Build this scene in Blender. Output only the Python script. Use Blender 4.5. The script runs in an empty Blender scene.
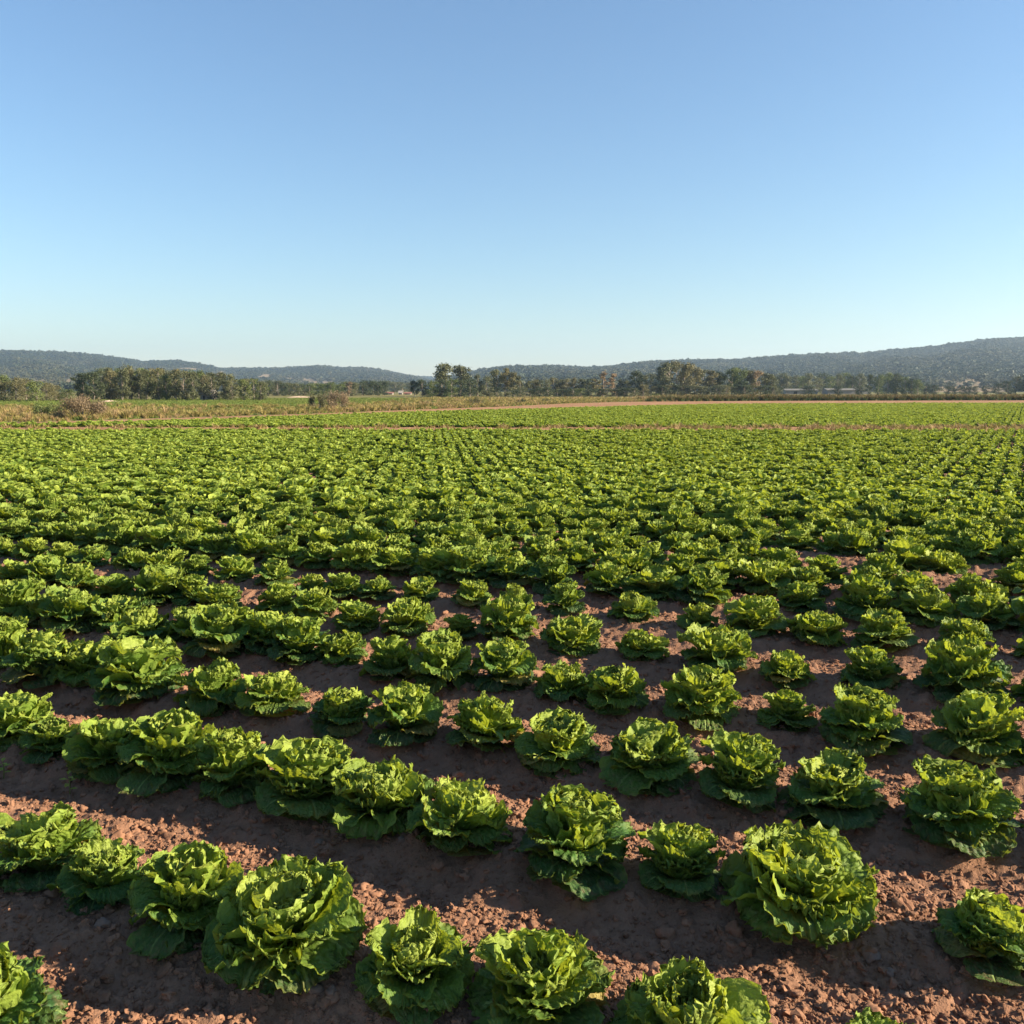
import bpy, math, random
import numpy as np
from mathutils import Vector, Euler

R = math.radians
scene = bpy.context.scene
C = scene.collection
rng = np.random.default_rng(11)
random.seed(11)

# ------------------------------------------------------------------ camera, sky, sun, exposure
F_PX, CAM_H, HOR = 900.0, 1.5, 389.0
PITCH = math.atan((512 - HOR) / F_PX)
cam_d = bpy.data.cameras.new('camera')
cam = bpy.data.objects.new('camera', cam_d); C.objects.link(cam)
cam_d.sensor_width = 36.0; cam_d.lens = 36.0 * F_PX / 1024
cam_d.clip_start = 0.05; cam_d.clip_end = 12000
cam.location = (0, 0, CAM_H); cam.rotation_euler = (math.pi / 2 - PITCH, 0, 0)
scene.camera = cam
scene.render.resolution_x = scene.render.resolution_y = 1024

SUN_EL, SUN_AZ = 23.0, 97.0          # azimuth: degrees clockwise from the view direction (+Y)
world = bpy.data.worlds.new('World'); scene.world = world; world.use_nodes = True
wt = world.node_tree; wt.nodes.clear()
sky = wt.nodes.new('ShaderNodeTexSky'); sky.sky_type = 'NISHITA'; sky.sun_disc = False
sky.sun_elevation = R(SUN_EL); sky.sun_rotation = R(SUN_AZ)
sky.altitude = 0; sky.air_density = 1.25; sky.dust_density = 0.05; sky.ozone_density = 5.0
bg = wt.nodes.new('ShaderNodeBackground'); bg.inputs['Strength'].default_value = 0.061
wo = wt.nodes.new('ShaderNodeOutputWorld')
wt.links.new(sky.outputs[0], bg.inputs[0]); wt.links.new(bg.outputs[0], wo.inputs[0])

sun_d = bpy.data.lights.new('sun', 'SUN'); sun = bpy.data.objects.new('sun', sun_d); C.objects.link(sun)
sun_d.energy = 5.0; sun_d.angle = R(0.5); sun_d.color = (1.0, 0.85, 0.64)
SUN_DIR = Vector((math.sin(R(SUN_AZ)) * math.cos(R(SUN_EL)), math.cos(R(SUN_AZ)) * math.cos(R(SUN_EL)), math.sin(R(SUN_EL))))
sun.rotation_euler = SUN_DIR.to_track_quat('Z', 'Y').to_euler()

vs = scene.view_settings
scene.display_settings.display_device = 'sRGB'
vs.view_transform = 'Standard'; vs.look = 'None'; vs.exposure = 1.62; vs.gamma = 1.0; vs.use_curve_mapping = False
scene.cycles.max_bounces = 6; scene.cycles.diffuse_bounces = 3; scene.cycles.transmission_bounces = 4
scene.cycles.volume_bounces = 0

# ------------------------------------------------------------------ helpers
def hsh(i, j, s=0):
    i = (i.astype(np.int64) * 374761393 + j.astype(np.int64) * 668265263 + s * 2246822519) & 0xFFFFFFFF
    i = ((i ^ (i >> 13)) * 1274126177) & 0xFFFFFFFF
    i = ((i ^ (i >> 15)) * 2246822519) & 0xFFFFFFFF
    return ((i ^ (i >> 16)) & 0xFFFFFF) / float(0xFFFFFF)

def vnoise(x, y, s=0):
    xi = np.floor(x); yi = np.floor(y); fx = x - xi; fy = y - yi
    fx = fx * fx * (3 - 2 * fx); fy = fy * fy * (3 - 2 * fy)
    a = hsh(xi, yi, s); b = hsh(xi + 1, yi, s); c = hsh(xi, yi + 1, s); d = hsh(xi + 1, yi + 1, s)
    return (a + (b - a) * fx + (c - a) * fy + (a - b - c + d) * fx * fy) * 2 - 1

def fbm(x, y, o=4, s=0):
    r = np.zeros_like(x, dtype=float); a = 0.5
    for k in range(o):
        r += a * vnoise(x, y, s + k); x = x * 2.03 + 7.1; y = y * 2.03 + 3.7; a *= 0.5
    return r

def domes(x, y, cell, dens, s=0):
    """little rounded clods: height field of randomly sized domes, one per cell"""
    gx = np.floor(x / cell); gy = np.floor(y / cell); h = np.zeros_like(x, dtype=float)
    for di in (-1, 0, 1):
        for dj in (-1, 0, 1):
            ci = gx + di; cj = gy + dj
            rr = cell * (0.18 + 0.42 * hsh(ci, cj, s + 3) ** 2) * (hsh(ci, cj, s + 5) < dens)
            px = (ci + hsh(ci, cj, s)) * cell; py = (cj + hsh(ci, cj, s + 1)) * cell
            st = 0.75 + 0.5 * hsh(ci, cj, s + 7)
            d2 = ((x - px) * st) ** 2 + ((y - py) / st) ** 2
            h = np.maximum(h, 0.62 * rr * np.maximum(1 - d2 / np.maximum(rr * rr, 1e-12), 0) ** 0.8)
    return h

def mesh_from(name, V, F, mat=None, smooth=True, uv=None, attrs=None):
    """V (n,3), F list of arrays with 3 or 4 columns"""
    me = bpy.data.meshes.new(name)
    if not isinstance(F, (list, tuple)): F = [F]
    F = [np.asarray(f) for f in F if len(f)]
    V = np.asarray(V, dtype=np.float32)
    me.vertices.add(len(V)); me.vertices.foreach_set('co', V.ravel())
    li = np.concatenate([f.ravel() for f in F]).astype(np.int32)
    tot = np.concatenate([np.full(len(f), f.shape[1]) for f in F]).astype(np.int32)
    st = np.concatenate([[0], np.cumsum(tot)[:-1]]).astype(np.int32)
    me.loops.add(len(li)); me.loops.foreach_set('vertex_index', li)
    me.polygons.add(len(tot)); me.polygons.foreach_set('loop_start', st); me.polygons.foreach_set('loop_total', tot)
    me.polygons.foreach_set('use_smooth', np.full(len(tot), smooth))
    me.update(calc_edges=True)
    if uv is not None:
        ul = me.uv_layers.new(name='UVMap'); ul.data.foreach_set('uv', np.asarray(uv, dtype=np.float32)[li].ravel())
    for k, v in (attrs or {}).items():
        a = me.attributes.new(k, 'FLOAT', 'POINT'); a.data.foreach_set('value', np.asarray(v, dtype=np.float32))
    if mat: me.materials.append(mat)
    me.validate()
    return me

def grid_faces(nu, nv, off=0):
    i = np.arange(nu - 1)[:, None] * nv + np.arange(nv - 1)[None, :]
    return np.stack([i, i + nv, i + nv + 1, i + 1], -1).reshape(-1, 4) + off

def link(name, me, parent=None, loc=None):
    o = bpy.data.objects.new(name, me); C.objects.link(o)
    if parent: o.parent = parent
    if loc is not None: o.location = loc
    return o

def tag(o, label=None, cat=None, group=None, kind=None):
    if label: o['label'] = label
    if cat: o['category'] = cat
    if group: o['group'] = group
    if kind: o['kind'] = kind
    return o

def at(px, py, z=0.0):
    """world point at height z seen at a pixel (used to read distances off the photograph)"""
    x = (px - 512) / F_PX; y = (512 - py) / F_PX
    d = np.array([x, math.cos(PITCH) + y * math.sin(PITCH), -math.sin(PITCH) + y * math.cos(PITCH)])
    t = (z - CAM_H) / d[2]
    return d[0] * t, d[1] * t

def project(x, y, z):
    yc = y * math.cos(PITCH) - (z - CAM_H) * math.sin(PITCH)
    zc = y * math.sin(PITCH) + (z - CAM_H) * math.cos(PITCH)
    return 512 + F_PX * x / yc, 512 - F_PX * zc / yc

# ------------------------------------------------------------------ materials
class NT:
    def __init__(s, name):
        s.m = bpy.data.materials.new(name); s.m.use_nodes = True; s.t = s.m.node_tree; s.t.nodes.clear()
        s.out = s.t.nodes.new('ShaderNodeOutputMaterial')
    def n(s, typ, **kw):
        nd = s.t.nodes.new(typ)
        for k, v in kw.items():
            if k.startswith('i_'):
                key = k[2:].replace('_', ' ')
                nd.inputs[int(key) if key.isdigit() else key].default_value = v
            else: setattr(nd, k, v)
        return nd
    def l(s, a, b): s.t.links.new(a, b)
    def noise(s, vec, scale, detail=4, rough=0.55):
        nd = s.n('ShaderNodeTexNoise'); nd.inputs['Scale'].default_value = scale; nd.inputs['Detail'].default_value = detail
        nd.inputs['Roughness'].default_value = rough
        if vec is not None: s.l(vec, nd.inputs['Vector'])
        return nd.outputs['Fac']
    def ramp(s, fac, stops):
        nd = s.n('ShaderNodeValToRGB'); e = nd.color_ramp.elements
        while len(e) < len(stops): e.new(0.5)
        for el, (p, c) in zip(e, stops): el.position = p; el.color = tuple(c) + (1,) if len(c) == 3 else c
        s.l(fac, nd.inputs[0]); return nd.outputs[0]
    def mix(s, fac, a, b, mode='MIX'):
        nd = s.n('ShaderNodeMix', data_type='RGBA', blend_type=mode)
        for sock, v in ((nd.inputs[0], fac), (nd.inputs[6], a), (nd.inputs[7], b)):
            if isinstance(v, (int, float)): sock.default_value = v
            elif isinstance(v, tuple): sock.default_value = v + (1,) if len(v) == 3 else v
            else: s.l(v, sock)
        return nd.outputs[2]
    def math(s, op, a, b=0.0, clamp=False):
        nd = s.n('ShaderNodeMath', operation=op); nd.use_clamp = clamp
        for sock, v in ((nd.inputs[0], a), (nd.inputs[1], b)):
            if isinstance(v, (int, float)): sock.default_value = v
            else: s.l(v, sock)
        return nd.outputs[0]
    def attr(s, name): return s.n('ShaderNodeAttribute', attribute_name=name).outputs['Fac']
    def bump(s, h, strength, dist):
        nd = s.n('ShaderNodeBump'); nd.inputs['Strength'].default_value = strength; nd.inputs['Distance'].default_value = dist
        s.l(h, nd.inputs['Height']); return nd.outputs[0]
    def pos(s): return s.n('ShaderNodeNewGeometry').outputs['Position']
    def objco(s): return s.n('ShaderNodeTexCoord').outputs['Object']
    def rnd(s): return s.n('ShaderNodeObjectInfo').outputs['Random']
    def principled(s, col, rough=0.8, normal=None, spec=0.3):
        p = s.n('ShaderNodeBsdfPrincipled')
        if isinstance(col, tuple): p.inputs['Base Color'].default_value = col + (1,)
        else: s.l(col, p.inputs['Base Color'])
        if isinstance(rough, float): p.inputs['Roughness'].default_value = rough
        else: s.l(rough, p.inputs['Roughness'])
        p.inputs['Specular IOR Level'].default_value = spec
        if normal is not None: s.l(normal, p.inputs['Normal'])
        return p.outputs[0]
    def done(s, sh): s.l(sh, s.out.inputs[0]); return s.m

def soil_material(name, clod=False):
    t = NT(name); p = t.pos()
    big = t.noise(p, 1.7, 3); mid = t.noise(p, 14, 5, 0.65); fine = t.noise(p, 120, 4, 0.7)
    c = t.ramp(mid, [(0.25, (0.165, 0.086, 0.053)), (0.55, (0.24, 0.131, 0.081)), (0.8, (0.33, 0.19, 0.122))])
    c = t.mix(t.math('MULTIPLY', big, 0.55), c, (0.23, 0.137, 0.09))
    c = t.mix(0.5, c, t.ramp(fine, [(0.3, (0.45, 0.42, 0.40)), (0.7, (0.62, 0.60, 0.58))]), 'OVERLAY')
    if clod:
        c = t.mix(0.6, c, t.ramp(t.rnd(), [(0, (0.36, 0.33, 0.31)), (0.5, (0.5, 0.48, 0.46)), (1, (0.63, 0.60, 0.58))]), 'OVERLAY')
        nb = t.bump(t.noise(t.objco(), 4, 5, 0.7), 0.6, 0.004)
    else:
        nb = t.bump(t.math('ADD', t.math('MULTIPLY', fine, 0.6), t.noise(p, 42, 4, 0.65)), 0.75, 0.012)
    return t.done(t.principled(c, 0.95, nb, 0.12))

SOIL = soil_material('red brown soil'); CLOD = soil_material('soil clod', True)

def flat_ground(name, c0, c1, c2, s1=0.25, s2=3.0):
    t = NT(name); p = t.pos()
    a = t.noise(p, s1, 4); b = t.noise(p, s2, 4, 0.7)
    c = t.ramp(a, [(0.3, c0), (0.52, c1), (0.72, c2)])
    c = t.mix(0.55, c, t.ramp(b, [(0.3, (0.38, 0.38, 0.38)), (0.7, (0.62, 0.62, 0.62))]), 'OVERLAY')
    return t.done(t.principled(c, 0.95, t.bump(b, 0.6, 0.1), 0.1))

GRASSLAND = flat_ground('grassland', (0.11, 0.125, 0.035), (0.165, 0.15, 0.052), (0.23, 0.165, 0.075), 0.05, 1.2)
GREENFIELD = flat_ground('green field', (0.11, 0.17, 0.03), (0.15, 0.20, 0.04), (0.20, 0.22, 0.06), 0.12, 2.0)
DIRT = flat_ground('bare dirt', (0.25, 0.135, 0.068), (0.31, 0.17, 0.088), (0.36, 0.21, 0.115), 0.3, 4.0)

def lettuce_material():
    t = NT('lettuce leaf')
    tone = t.attr('tone'); edge = t.attr('edge'); vein = t.attr('vein'); old = t.attr('old')
    oc = t.objco(); rnd = t.rnd()
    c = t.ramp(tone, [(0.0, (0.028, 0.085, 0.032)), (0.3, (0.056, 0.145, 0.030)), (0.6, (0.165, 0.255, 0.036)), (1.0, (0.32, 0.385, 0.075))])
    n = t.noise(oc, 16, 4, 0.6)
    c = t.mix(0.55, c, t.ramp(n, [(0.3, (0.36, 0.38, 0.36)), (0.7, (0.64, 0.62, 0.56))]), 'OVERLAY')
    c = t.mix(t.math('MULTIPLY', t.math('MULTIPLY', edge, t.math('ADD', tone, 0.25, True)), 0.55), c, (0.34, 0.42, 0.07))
    c = t.mix(t.math('MULTIPLY', vein, 0.85), c, (0.30, 0.42, 0.13))
    # plants differ a little from each other: bluish green to yellow green
    c = t.mix(t.math('MULTIPLY', rnd, 0.35), c, t.mix(0.5, c, (0.30, 0.36, 0.03)))
    hsv = t.n('ShaderNodeHueSaturation'); hsv.inputs['Saturation'].default_value = 1.0
    t.l(t.math('ADD', t.math('MULTIPLY', rnd, -0.012), 0.506), hsv.inputs['Hue'])
    t.l(t.math('ADD', t.math('MULTIPLY', t.n('ShaderNodeObjectInfo').outputs['Random'], 0.25), 0.86), hsv.inputs['Value'])
    t.l(c, hsv.inputs['Color']); c = hsv.outputs[0]
    # yellowed, eaten patches near some leaf rims
    spot = t.math('MULTIPLY', t.ramp(t.noise(oc, 9, 3), [(0.60, (0, 0, 0)), (0.70, (1, 1, 1))]), edge)
    c = t.mix(t.math('MULTIPLY', spot, 0.45), c, (0.36, 0.30, 0.09))
    # a few worn outer leaves, and soil splashed on the lowest leaves
    c = t.mix(t.math('MULTIPLY', old, t.ramp(t.noise(oc, 11, 3), [(0.35, (0.25, 0.25, 0.25)), (0.6, (1, 1, 1))])), c, (0.34, 0.27, 0.075))
    sep = t.n('ShaderNodeSeparateXYZ'); t.l(oc, sep.inputs[0])
    low = t.n('ShaderNodeMapRange'); low.inputs[1].default_value = 0.09; low.inputs[2].default_value = 0.0; t.l(sep.outputs[2], low.inputs[0])
    dirt = t.math('MULTIPLY', low.outputs[0], t.ramp(t.noise(oc, 45, 4, 0.7), [(0.48, (0, 0, 0)), (0.68, (1, 1, 1))]))
    c = t.mix(t.math('MULTIPLY', dirt, 0.75), c, (0.21, 0.12, 0.075))
    h = t.math('ADD', t.math('MULTIPLY', t.noise(oc, 60, 3, 0.6), 0.6), t.math('MULTIPLY', t.noise(oc, 26, 2), 1.0))
    h = t.math('SUBTRACT', h, t.math('MULTIPLY', vein, 0.8))
    nb = t.bump(h, 0.8, 0.010)
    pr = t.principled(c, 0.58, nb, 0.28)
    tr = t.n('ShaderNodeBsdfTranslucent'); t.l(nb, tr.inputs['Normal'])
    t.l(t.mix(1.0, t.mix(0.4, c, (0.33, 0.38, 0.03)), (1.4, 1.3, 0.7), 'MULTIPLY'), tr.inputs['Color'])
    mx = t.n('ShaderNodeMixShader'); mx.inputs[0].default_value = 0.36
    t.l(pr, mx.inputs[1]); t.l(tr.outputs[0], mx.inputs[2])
    return t.done(mx.outputs[0])
LETTUCE = lettuce_material()

def foliage_material(name, c0, c1, transl=0.2):
    t = NT(name); oc = t.objco(); rnd = t.rnd()
    n = t.noise(oc, 0.9, 3)
    c = t.mix(n, c0, c1)
    c = t.mix(0.7, c, t.ramp(rnd, [(0, (0.36, 0.38, 0.36)), (0.5, (0.5, 0.5, 0.48)), (1, (0.64, 0.60, 0.52))]), 'OVERLAY')
    leaf = t.attr('leaf')
    c = t.mix(0.8, c, t.ramp(leaf, [(0, (0.33, 0.34, 0.33)), (1, (0.66, 0.65, 0.62))]), 'OVERLAY')
    pr = t.principled(c, 0.65, None, 0.25)
    tr = t.n('ShaderNodeBsdfTranslucent'); t.l(c, tr.inputs['Color'])
    mx = t.n('ShaderNodeMixShader'); mx.inputs[0].default_value = transl
    t.l(pr, mx.inputs[1]); t.l(tr.outputs[0], mx.inputs[2])
    return t.done(mx.outputs[0])

FOL = {
    'grey': foliage_material('grey green eucalypt leaves', (0.080, 0.098, 0.046), (0.14, 0.138, 0.072)),
    'brown': foliage_material('olive brown leaves', (0.108, 0.108, 0.048), (0.17, 0.15, 0.076)),
    'dark': foliage_material('dark green leaves', (0.035, 0.055, 0.028), (0.07, 0.085, 0.04)),
    'green': foliage_material('mid green leaves', (0.075, 0.115, 0.035), (0.15, 0.165, 0.055)),
    'tan': foliage_material('dry tan leaves', (0.20, 0.145, 0.09), (0.28, 0.205, 0.13)),
}
HILLTREE = foliage_material('hill forest leaves', (0.028, 0.044, 0.024), (0.050, 0.066, 0.034), 0.1)
HILLTREE2 = foliage_material('hill scrub leaves', (0.055, 0.068, 0.036), (0.095, 0.094, 0.054), 0.1)

def bark_material():
    t = NT('pale eucalypt bark'); oc = t.objco()
    c = t.ramp(t.noise(oc, 3, 4), [(0.3, (0.16, 0.125, 0.10)), (0.6, (0.30, 0.255, 0.21)), (0.8, (0.42, 0.37, 0.31))])
    return t.done(t.principled(c, 0.9, None, 0.1))
BARK = bark_material()

def simple_mat(name, col, rough=0.8, sc=3.0, var=0.5):
    t = NT(name); n = t.noise(t.objco(), sc, 4)
    c = t.mix(var, col, t.ramp(n, [(0.3, (0.36, 0.36, 0.36)), (0.7, (0.62, 0.62, 0.62))]), 'OVERLAY')
    return t.done(t.principled(c, rough, None, 0.25))

def tuft_material(name, c0, c1, tip):
    t = NT(name); rnd = t.rnd(); hgt = t.attr('hgt'); leaf = t.attr('leaf')
    c = t.mix(rnd, c0, c1)
    c = t.mix(t.math('MULTIPLY', t.math('POWER', hgt, 2.0), leaf), c, tip)
    pr = t.principled(c, 0.75, None, 0.2)
    tr = t.n('ShaderNodeBsdfTranslucent'); t.l(c, tr.inputs['Color'])
    mx = t.n('ShaderNodeMixShader'); mx.inputs[0].default_value = 0.25
    t.l(pr, mx.inputs[1]); t.l(tr.outputs[0], mx.inputs[2])
    return t.done(mx.outputs[0])
TUFT_DRY = tuft_material('dry grass', (0.21, 0.17, 0.06), (0.36, 0.25, 0.11), (0.44, 0.29, 0.17))
TUFT_OLIVE = tuft_material('olive weeds', (0.17, 0.165, 0.04), (0.28, 0.235, 0.07), (0.36, 0.27, 0.11))
TUFT_GREEN = tuft_material('green grass', (0.10, 0.16, 0.025), (0.17, 0.21, 0.04), (0.22, 0.23, 0.07))
TUFT_REED = tuft_material('reedy grass', (0.035, 0.075, 0.018), (0.06, 0.10, 0.025), (0.40, 0.24, 0.13))

def hill_material(name, forest, clear):
    t = NT(name); p = t.pos(); cl = t.attr('clear')
    n = t.noise(p, 0.02, 5, 0.6)
    f = t.mix(n, forest, tuple(1.7 * v for v in forest))
    k = t.mix(t.noise(p, 0.012, 4), clear, tuple(0.6 * v for v in clear))
    return t.done(t.principled(t.mix(cl, f, k), 0.95, None, 0.05))
HILL = hill_material('wooded hill', (0.035, 0.042, 0.024), (0.30, 0.225, 0.13))

# ------------------------------------------------------------------ rows of the field
SLOPE, Y0, DY = -0.42, 2.03, 0.815          # row k runs along y = SLOPE*x + Y0 + DY*k
def edge_y(x):                                # far edge of the planted field
    return np.interp(x, [-400, -29, -27, -19, -14, -7.4, 0, 9.4, 20, 44, 100, 400], [31.3, 31.3, 35.2, 37.0, 42, 54, 63, 75, 86, 91, 95, 104])
def strip_y(x):                               # far edge of the bare dirt strip behind it
    return np.interp(x, [-400, -30, -21, -12, -7, 0, 6, 14, 30, 60, 100, 400], [37, 38.4, 41, 54, 65, 78, 94, 106, 113, 118, 120, 128])

def ground_z(x, y, fine=True):
    q = (y - SLOPE * x - Y0) / DY
    q = q + 0.06 * vnoise(x * 0.9, y * 0.9, 31)
    q = q - np.floor(q)
    prof = np.where(q < 0.56, -0.062 * (0.5 - 0.5 * np.cos(np.pi * np.clip(q / 0.56, 0, 1))), -0.062 * (0.5 + 0.5 * np.cos(np.pi * np.clip((q - 0.56) / 0.34, 0, 1))))
    fade = np.clip((12 - y) / 5, 0, 1)
    z = prof * fade
    z = z + 0.018 * fbm(x * 2.2, y * 2.2, 3, 5) * np.clip(fade + 0.2, 0, 1)
    if fine:
        k = np.clip((16 - y) / 8, 0, 1)
        rough = np.where(q < 0.58, 1.15, 1.05)
        z = z + k * (0.013 * fbm(x * 12, y * 12, 4, 9) + rough * (0.55 * domes(x, y, 0.10, 0.5, 3) + 0.75 * domes(x, y, 0.045, 0.6, 17)) )
        z = z + np.clip((y - 4) / 3, 0, 1) * np.clip((20 - y) / 6, 0, 1) * 0.9 * domes(x + 3, y + 8, 0.075, 0.8, 41)
        z = z + np.clip((7 - y) / 3, 0, 1) * 0.7 * rough * domes(x + 5, y + 5, 0.022, 0.7, 29)
    return z

def fan_sheet(ss, ys, apex):
    S, Y = np.meshgrid(ss, ys); X = S * (Y + apex)
    return X, Y

def build_ground():
    # near soil: fine fan of quads, then a coarser one out to the field edge
    ys1 = (0.4 + 1.6) * np.exp(np.linspace(0, math.log((14 + 1.6) / 2.0), 1080)) - 1.6
    ss1 = np.linspace(-0.82, 0.82, 1000)
    X, Y = fan_sheet(ss1, ys1, 1.6); Z = ground_z(X.ravel(), Y.ravel())
    V1 = np.stack([X.ravel(), Y.ravel(), Z], -1); F1 = grid_faces(len(ys1), len(ss1))
    ys2 = np.concatenate([np.linspace(13.9, 38, 200), np.linspace(38.4, 140, 90)])
    ss2 = np.linspace(-0.9, 0.9, 300)
    X, Y = fan_sheet(ss2, ys2, 1.6); Z = ground_z(X.ravel(), Y.ravel(), False) - 0.03 * (Y.ravel() < 14.6)
    V2 = np.stack([X.ravel(), Y.ravel(), Z], -1); F2 = grid_faces(len(ys2), len(ss2), len(V1))
    me = mesh_from('field_soil', np.concatenate([V1, V2]), np.concatenate([F1, F2]), SOIL)
    tag(link('field_soil', me), kind='structure')
    # everything around: one large sheet to the foot of the hills and past them
    v = np.array([(-3000, -20, -0.25), (3000, -20, -0.25), (3000, 4000, -0.25), (-3000, 4000, -0.25)], float)
    tag(link('ground', mesh_from('ground', v, np.array([[0, 1, 2, 3]]), GRASSLAND, False)), kind='structure')
    # grassland beyond the field edge
    xs = np.concatenate([np.linspace(-3000, -120, 12), np.linspace(-110, 150, 105), np.linspace(170, 3000, 12)])
    e = np.maximum(edge_y(xs), strip_y(xs))
    rows = [e, e + 8, e + 25, e + 60, e + 150, e + 500, np.full_like(xs, 3900)]
    V = np.concatenate([np.stack([xs, r, np.full_like(xs, 0.012)], -1) for r in rows])
    tag(link('grassland', mesh_from('grassland', V, grid_faces(len(rows), len(xs)), GRASSLAND, False)), kind='structure')
    # bare dirt strip between crop and grass, and the dirt track across the field
    xs = np.linspace(-21, 400, 190); a = edge_y(xs) + 0.4 + 0.5 * vnoise(xs * 0.3, xs * 0, 4); b = np.maximum(strip_y(xs), a + 0.05)
    V = np.concatenate([np.stack([xs, a + (b - a) * f, np.full_like(xs, 0.03)], -1) for f in (0, 0.33, 0.66, 1)])
    tag(link('dirt_strip', mesh_from('dirt_strip', V, grid_faces(4, len(xs)), DIRT, False)), kind='structure')
    xs = np.linspace(-60, 60, 500)
    a = 31.2 + 0.25 * vnoise(xs * 0.5, xs * 0, 8) + 0.1 * vnoise(xs * 3, xs * 0, 9); b = 34.9 + 0.25 * vnoise(xs * 0.5, xs * 0 + 9, 8)
    V = np.concatenate([np.stack([xs, a + (b - a) * f, 0.03 + 0.02 * vnoise(xs * 2, a * 0 + f * 4, 3)], -1) for f in np.linspace(0, 1, 6)])
    tag(link('dirt_track', mesh_from('dirt_track', V, grid_faces(6, len(xs)), DIRT, True)), kind='structure')
    # the strip of green pasture behind the weeds on the left
    v = np.array([(-140, 80, 0.02), (-20, 76, 0.02), (-16, 100, 0.02), (-30, 112, 0.02), (-140, 112, 0.02)], float)
    me = bpy.data.meshes.new('pasture'); me.from_pydata([tuple(p) for p in v], [], [tuple(range(5))]); me.materials.append(GREENFIELD)
    tag(link('pasture', me), kind='structure')
    # earth edge: tan pasture on the rise to the right, foot of the hill
build_ground()

# ------------------------------------------------------------------ scatter (stuff) by geometry nodes
def scatter(name, pts, rot, scl, idx, protos, kind='stuff'):
    col = bpy.data.collections.new(name + ' sources')
    for i, o in enumerate(protos):
        o.name = 'source %02d %s' % (i, name); col.objects.link(o)
    me = bpy.data.meshes.new(name); n = len(pts)
    me.vertices.add(n); me.vertices.foreach_set('co', np.asarray(pts, dtype=np.float32).ravel())
    a = me.attributes.new('rot', 'FLOAT_VECTOR', 'POINT'); a.data.foreach_set('vector', np.asarray(rot, dtype=np.float32).ravel())
    a = me.attributes.new('scl', 'FLOAT_VECTOR', 'POINT')
    s = np.asarray(scl, dtype=np.float32); s = np.repeat(s[:, None], 3, 1) if s.ndim == 1 else s
    a.data.foreach_set('vector', s.ravel())
    a = me.attributes.new('idx', 'INT', 'POINT'); a.data.foreach_set('value', np.asarray(idx, dtype=np.int32))
    o = link(name, me); tag(o, kind=kind)
    g = bpy.data.node_groups.new(name + ' nodes', 'GeometryNodeTree')
    g.interface.new_socket('Geometry', in_out='INPUT', socket_type='NodeSocketGeometry')
    g.interface.new_socket('Geometry', in_out='OUTPUT', socket_type='NodeSocketGeometry')
    N = g.nodes.new
    gi = N('NodeGroupInput'); go = N('NodeGroupOutput'); ip = N('GeometryNodeInstanceOnPoints')
    ci = N('GeometryNodeCollectionInfo'); ci.inputs['Collection'].default_value = col
    ci.inputs['Separate Children'].default_value = True; ci.inputs['Reset Children'].default_value = True
    def na(nm, typ):
        x = N('GeometryNodeInputNamedAttribute'); x.data_type = typ; x.inputs['Name'].default_value = nm; return x.outputs['Attribute']
    e2r = N('FunctionNodeEulerToRotation')
    L = g.links.new
    L(gi.outputs[0], ip.inputs['Points']); L(ci.outputs[0], ip.inputs['Instance']); ip.inputs['Pick Instance'].default_value = True
    L(na('idx', 'INT'), ip.inputs['Instance Index']); L(na('rot', 'FLOAT_VECTOR'), e2r.inputs[0]); L(e2r.outputs[0], ip.inputs['Rotation'])
    L(na('scl', 'FLOAT_VECTOR'), ip.inputs['Scale']); L(ip.outputs[0], go.inputs[0])
    md = o.modifiers.new('scatter', 'NODES'); md.node_group = g
    return o

def src(me): return bpy.data.objects.new(me.name, me)

# ------------------------------------------------------------------ foliage builders
def leaf_cloud(lobes, n, size, seed, flat=0.6, jit=0.35):
    """many small leaf faces spread through a set of lobes (x,y,z,rx,rz)"""
    r = np.random.default_rng(seed)
    lo = np.array(lobes, float); vol = lo[:, 3] ** 2 * lo[:, 4]; w = vol ** 0.75; w /= w.sum()
    k = r.choice(len(lo), n, p=w)
    d = r.normal(size=(n, 3)); d /= np.linalg.norm(d, axis=1)[:, None]
    rad = r.random(n) ** 0.45 * (1 + jit * r.normal(size=n) * 0.4)
    P = lo[k, :3] + d * rad[:, None] * np.stack([lo[k, 3], lo[k, 3], lo[k, 4]], -1)
    nrm = d * 0.7 + r.normal(size=(n, 3)) * 0.8; nrm[:, 2] += 0.3; nrm /= np.linalg.norm(nrm, axis=1)[:, None]
    t = np.cross(nrm, r.normal(size=(n, 3))); t /= np.linalg.norm(t, axis=1)[:, None]; b = np.cross(nrm, t)
    s = size * (0.55 + 0.9 * r.random(n))[:, None]
    V = np.stack([P - t * s, P + b * s * flat, P + t * s, P - b * s * flat], 1).reshape(-1, 3)
    F = np.arange(4 * n).reshape(n, 4)
    return V, F, np.repeat(r.random(n), 4)

def tube(pts, rad, seg=6):
    pts = np.array(pts, float); n = len(pts); V = []
    T = np.gradient(pts, axis=0); T /= np.linalg.norm(T, axis=1)[:, None] + 1e-9
    a = np.linspace(0, 2 * np.pi, seg, endpoint=False)
    for p, t, r in zip(pts, T, rad):
        u = np.cross(t, (0.31, 0.95, 0.1)); u /= np.linalg.norm(u); v = np.cross(t, u)
        V.append(p + r * (np.cos(a)[:, None] * u + np.sin(a)[:, None] * v))
    V = np.concatenate(V); F = []
    for i in range(n - 1):
        for j in range(seg):
            F.append((i * seg + j, i * seg + (j + 1) % seg, (i + 1) * seg + (j + 1) % seg, (i + 1) * seg + j))
    return V, np.array(F)

def join(parts):
    V, F, o = [], [], 0
    for v, f in parts: V.append(v); F.append(f + o); o += len(v)
    return np.concatenate(V), np.concatenate(F)

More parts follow.
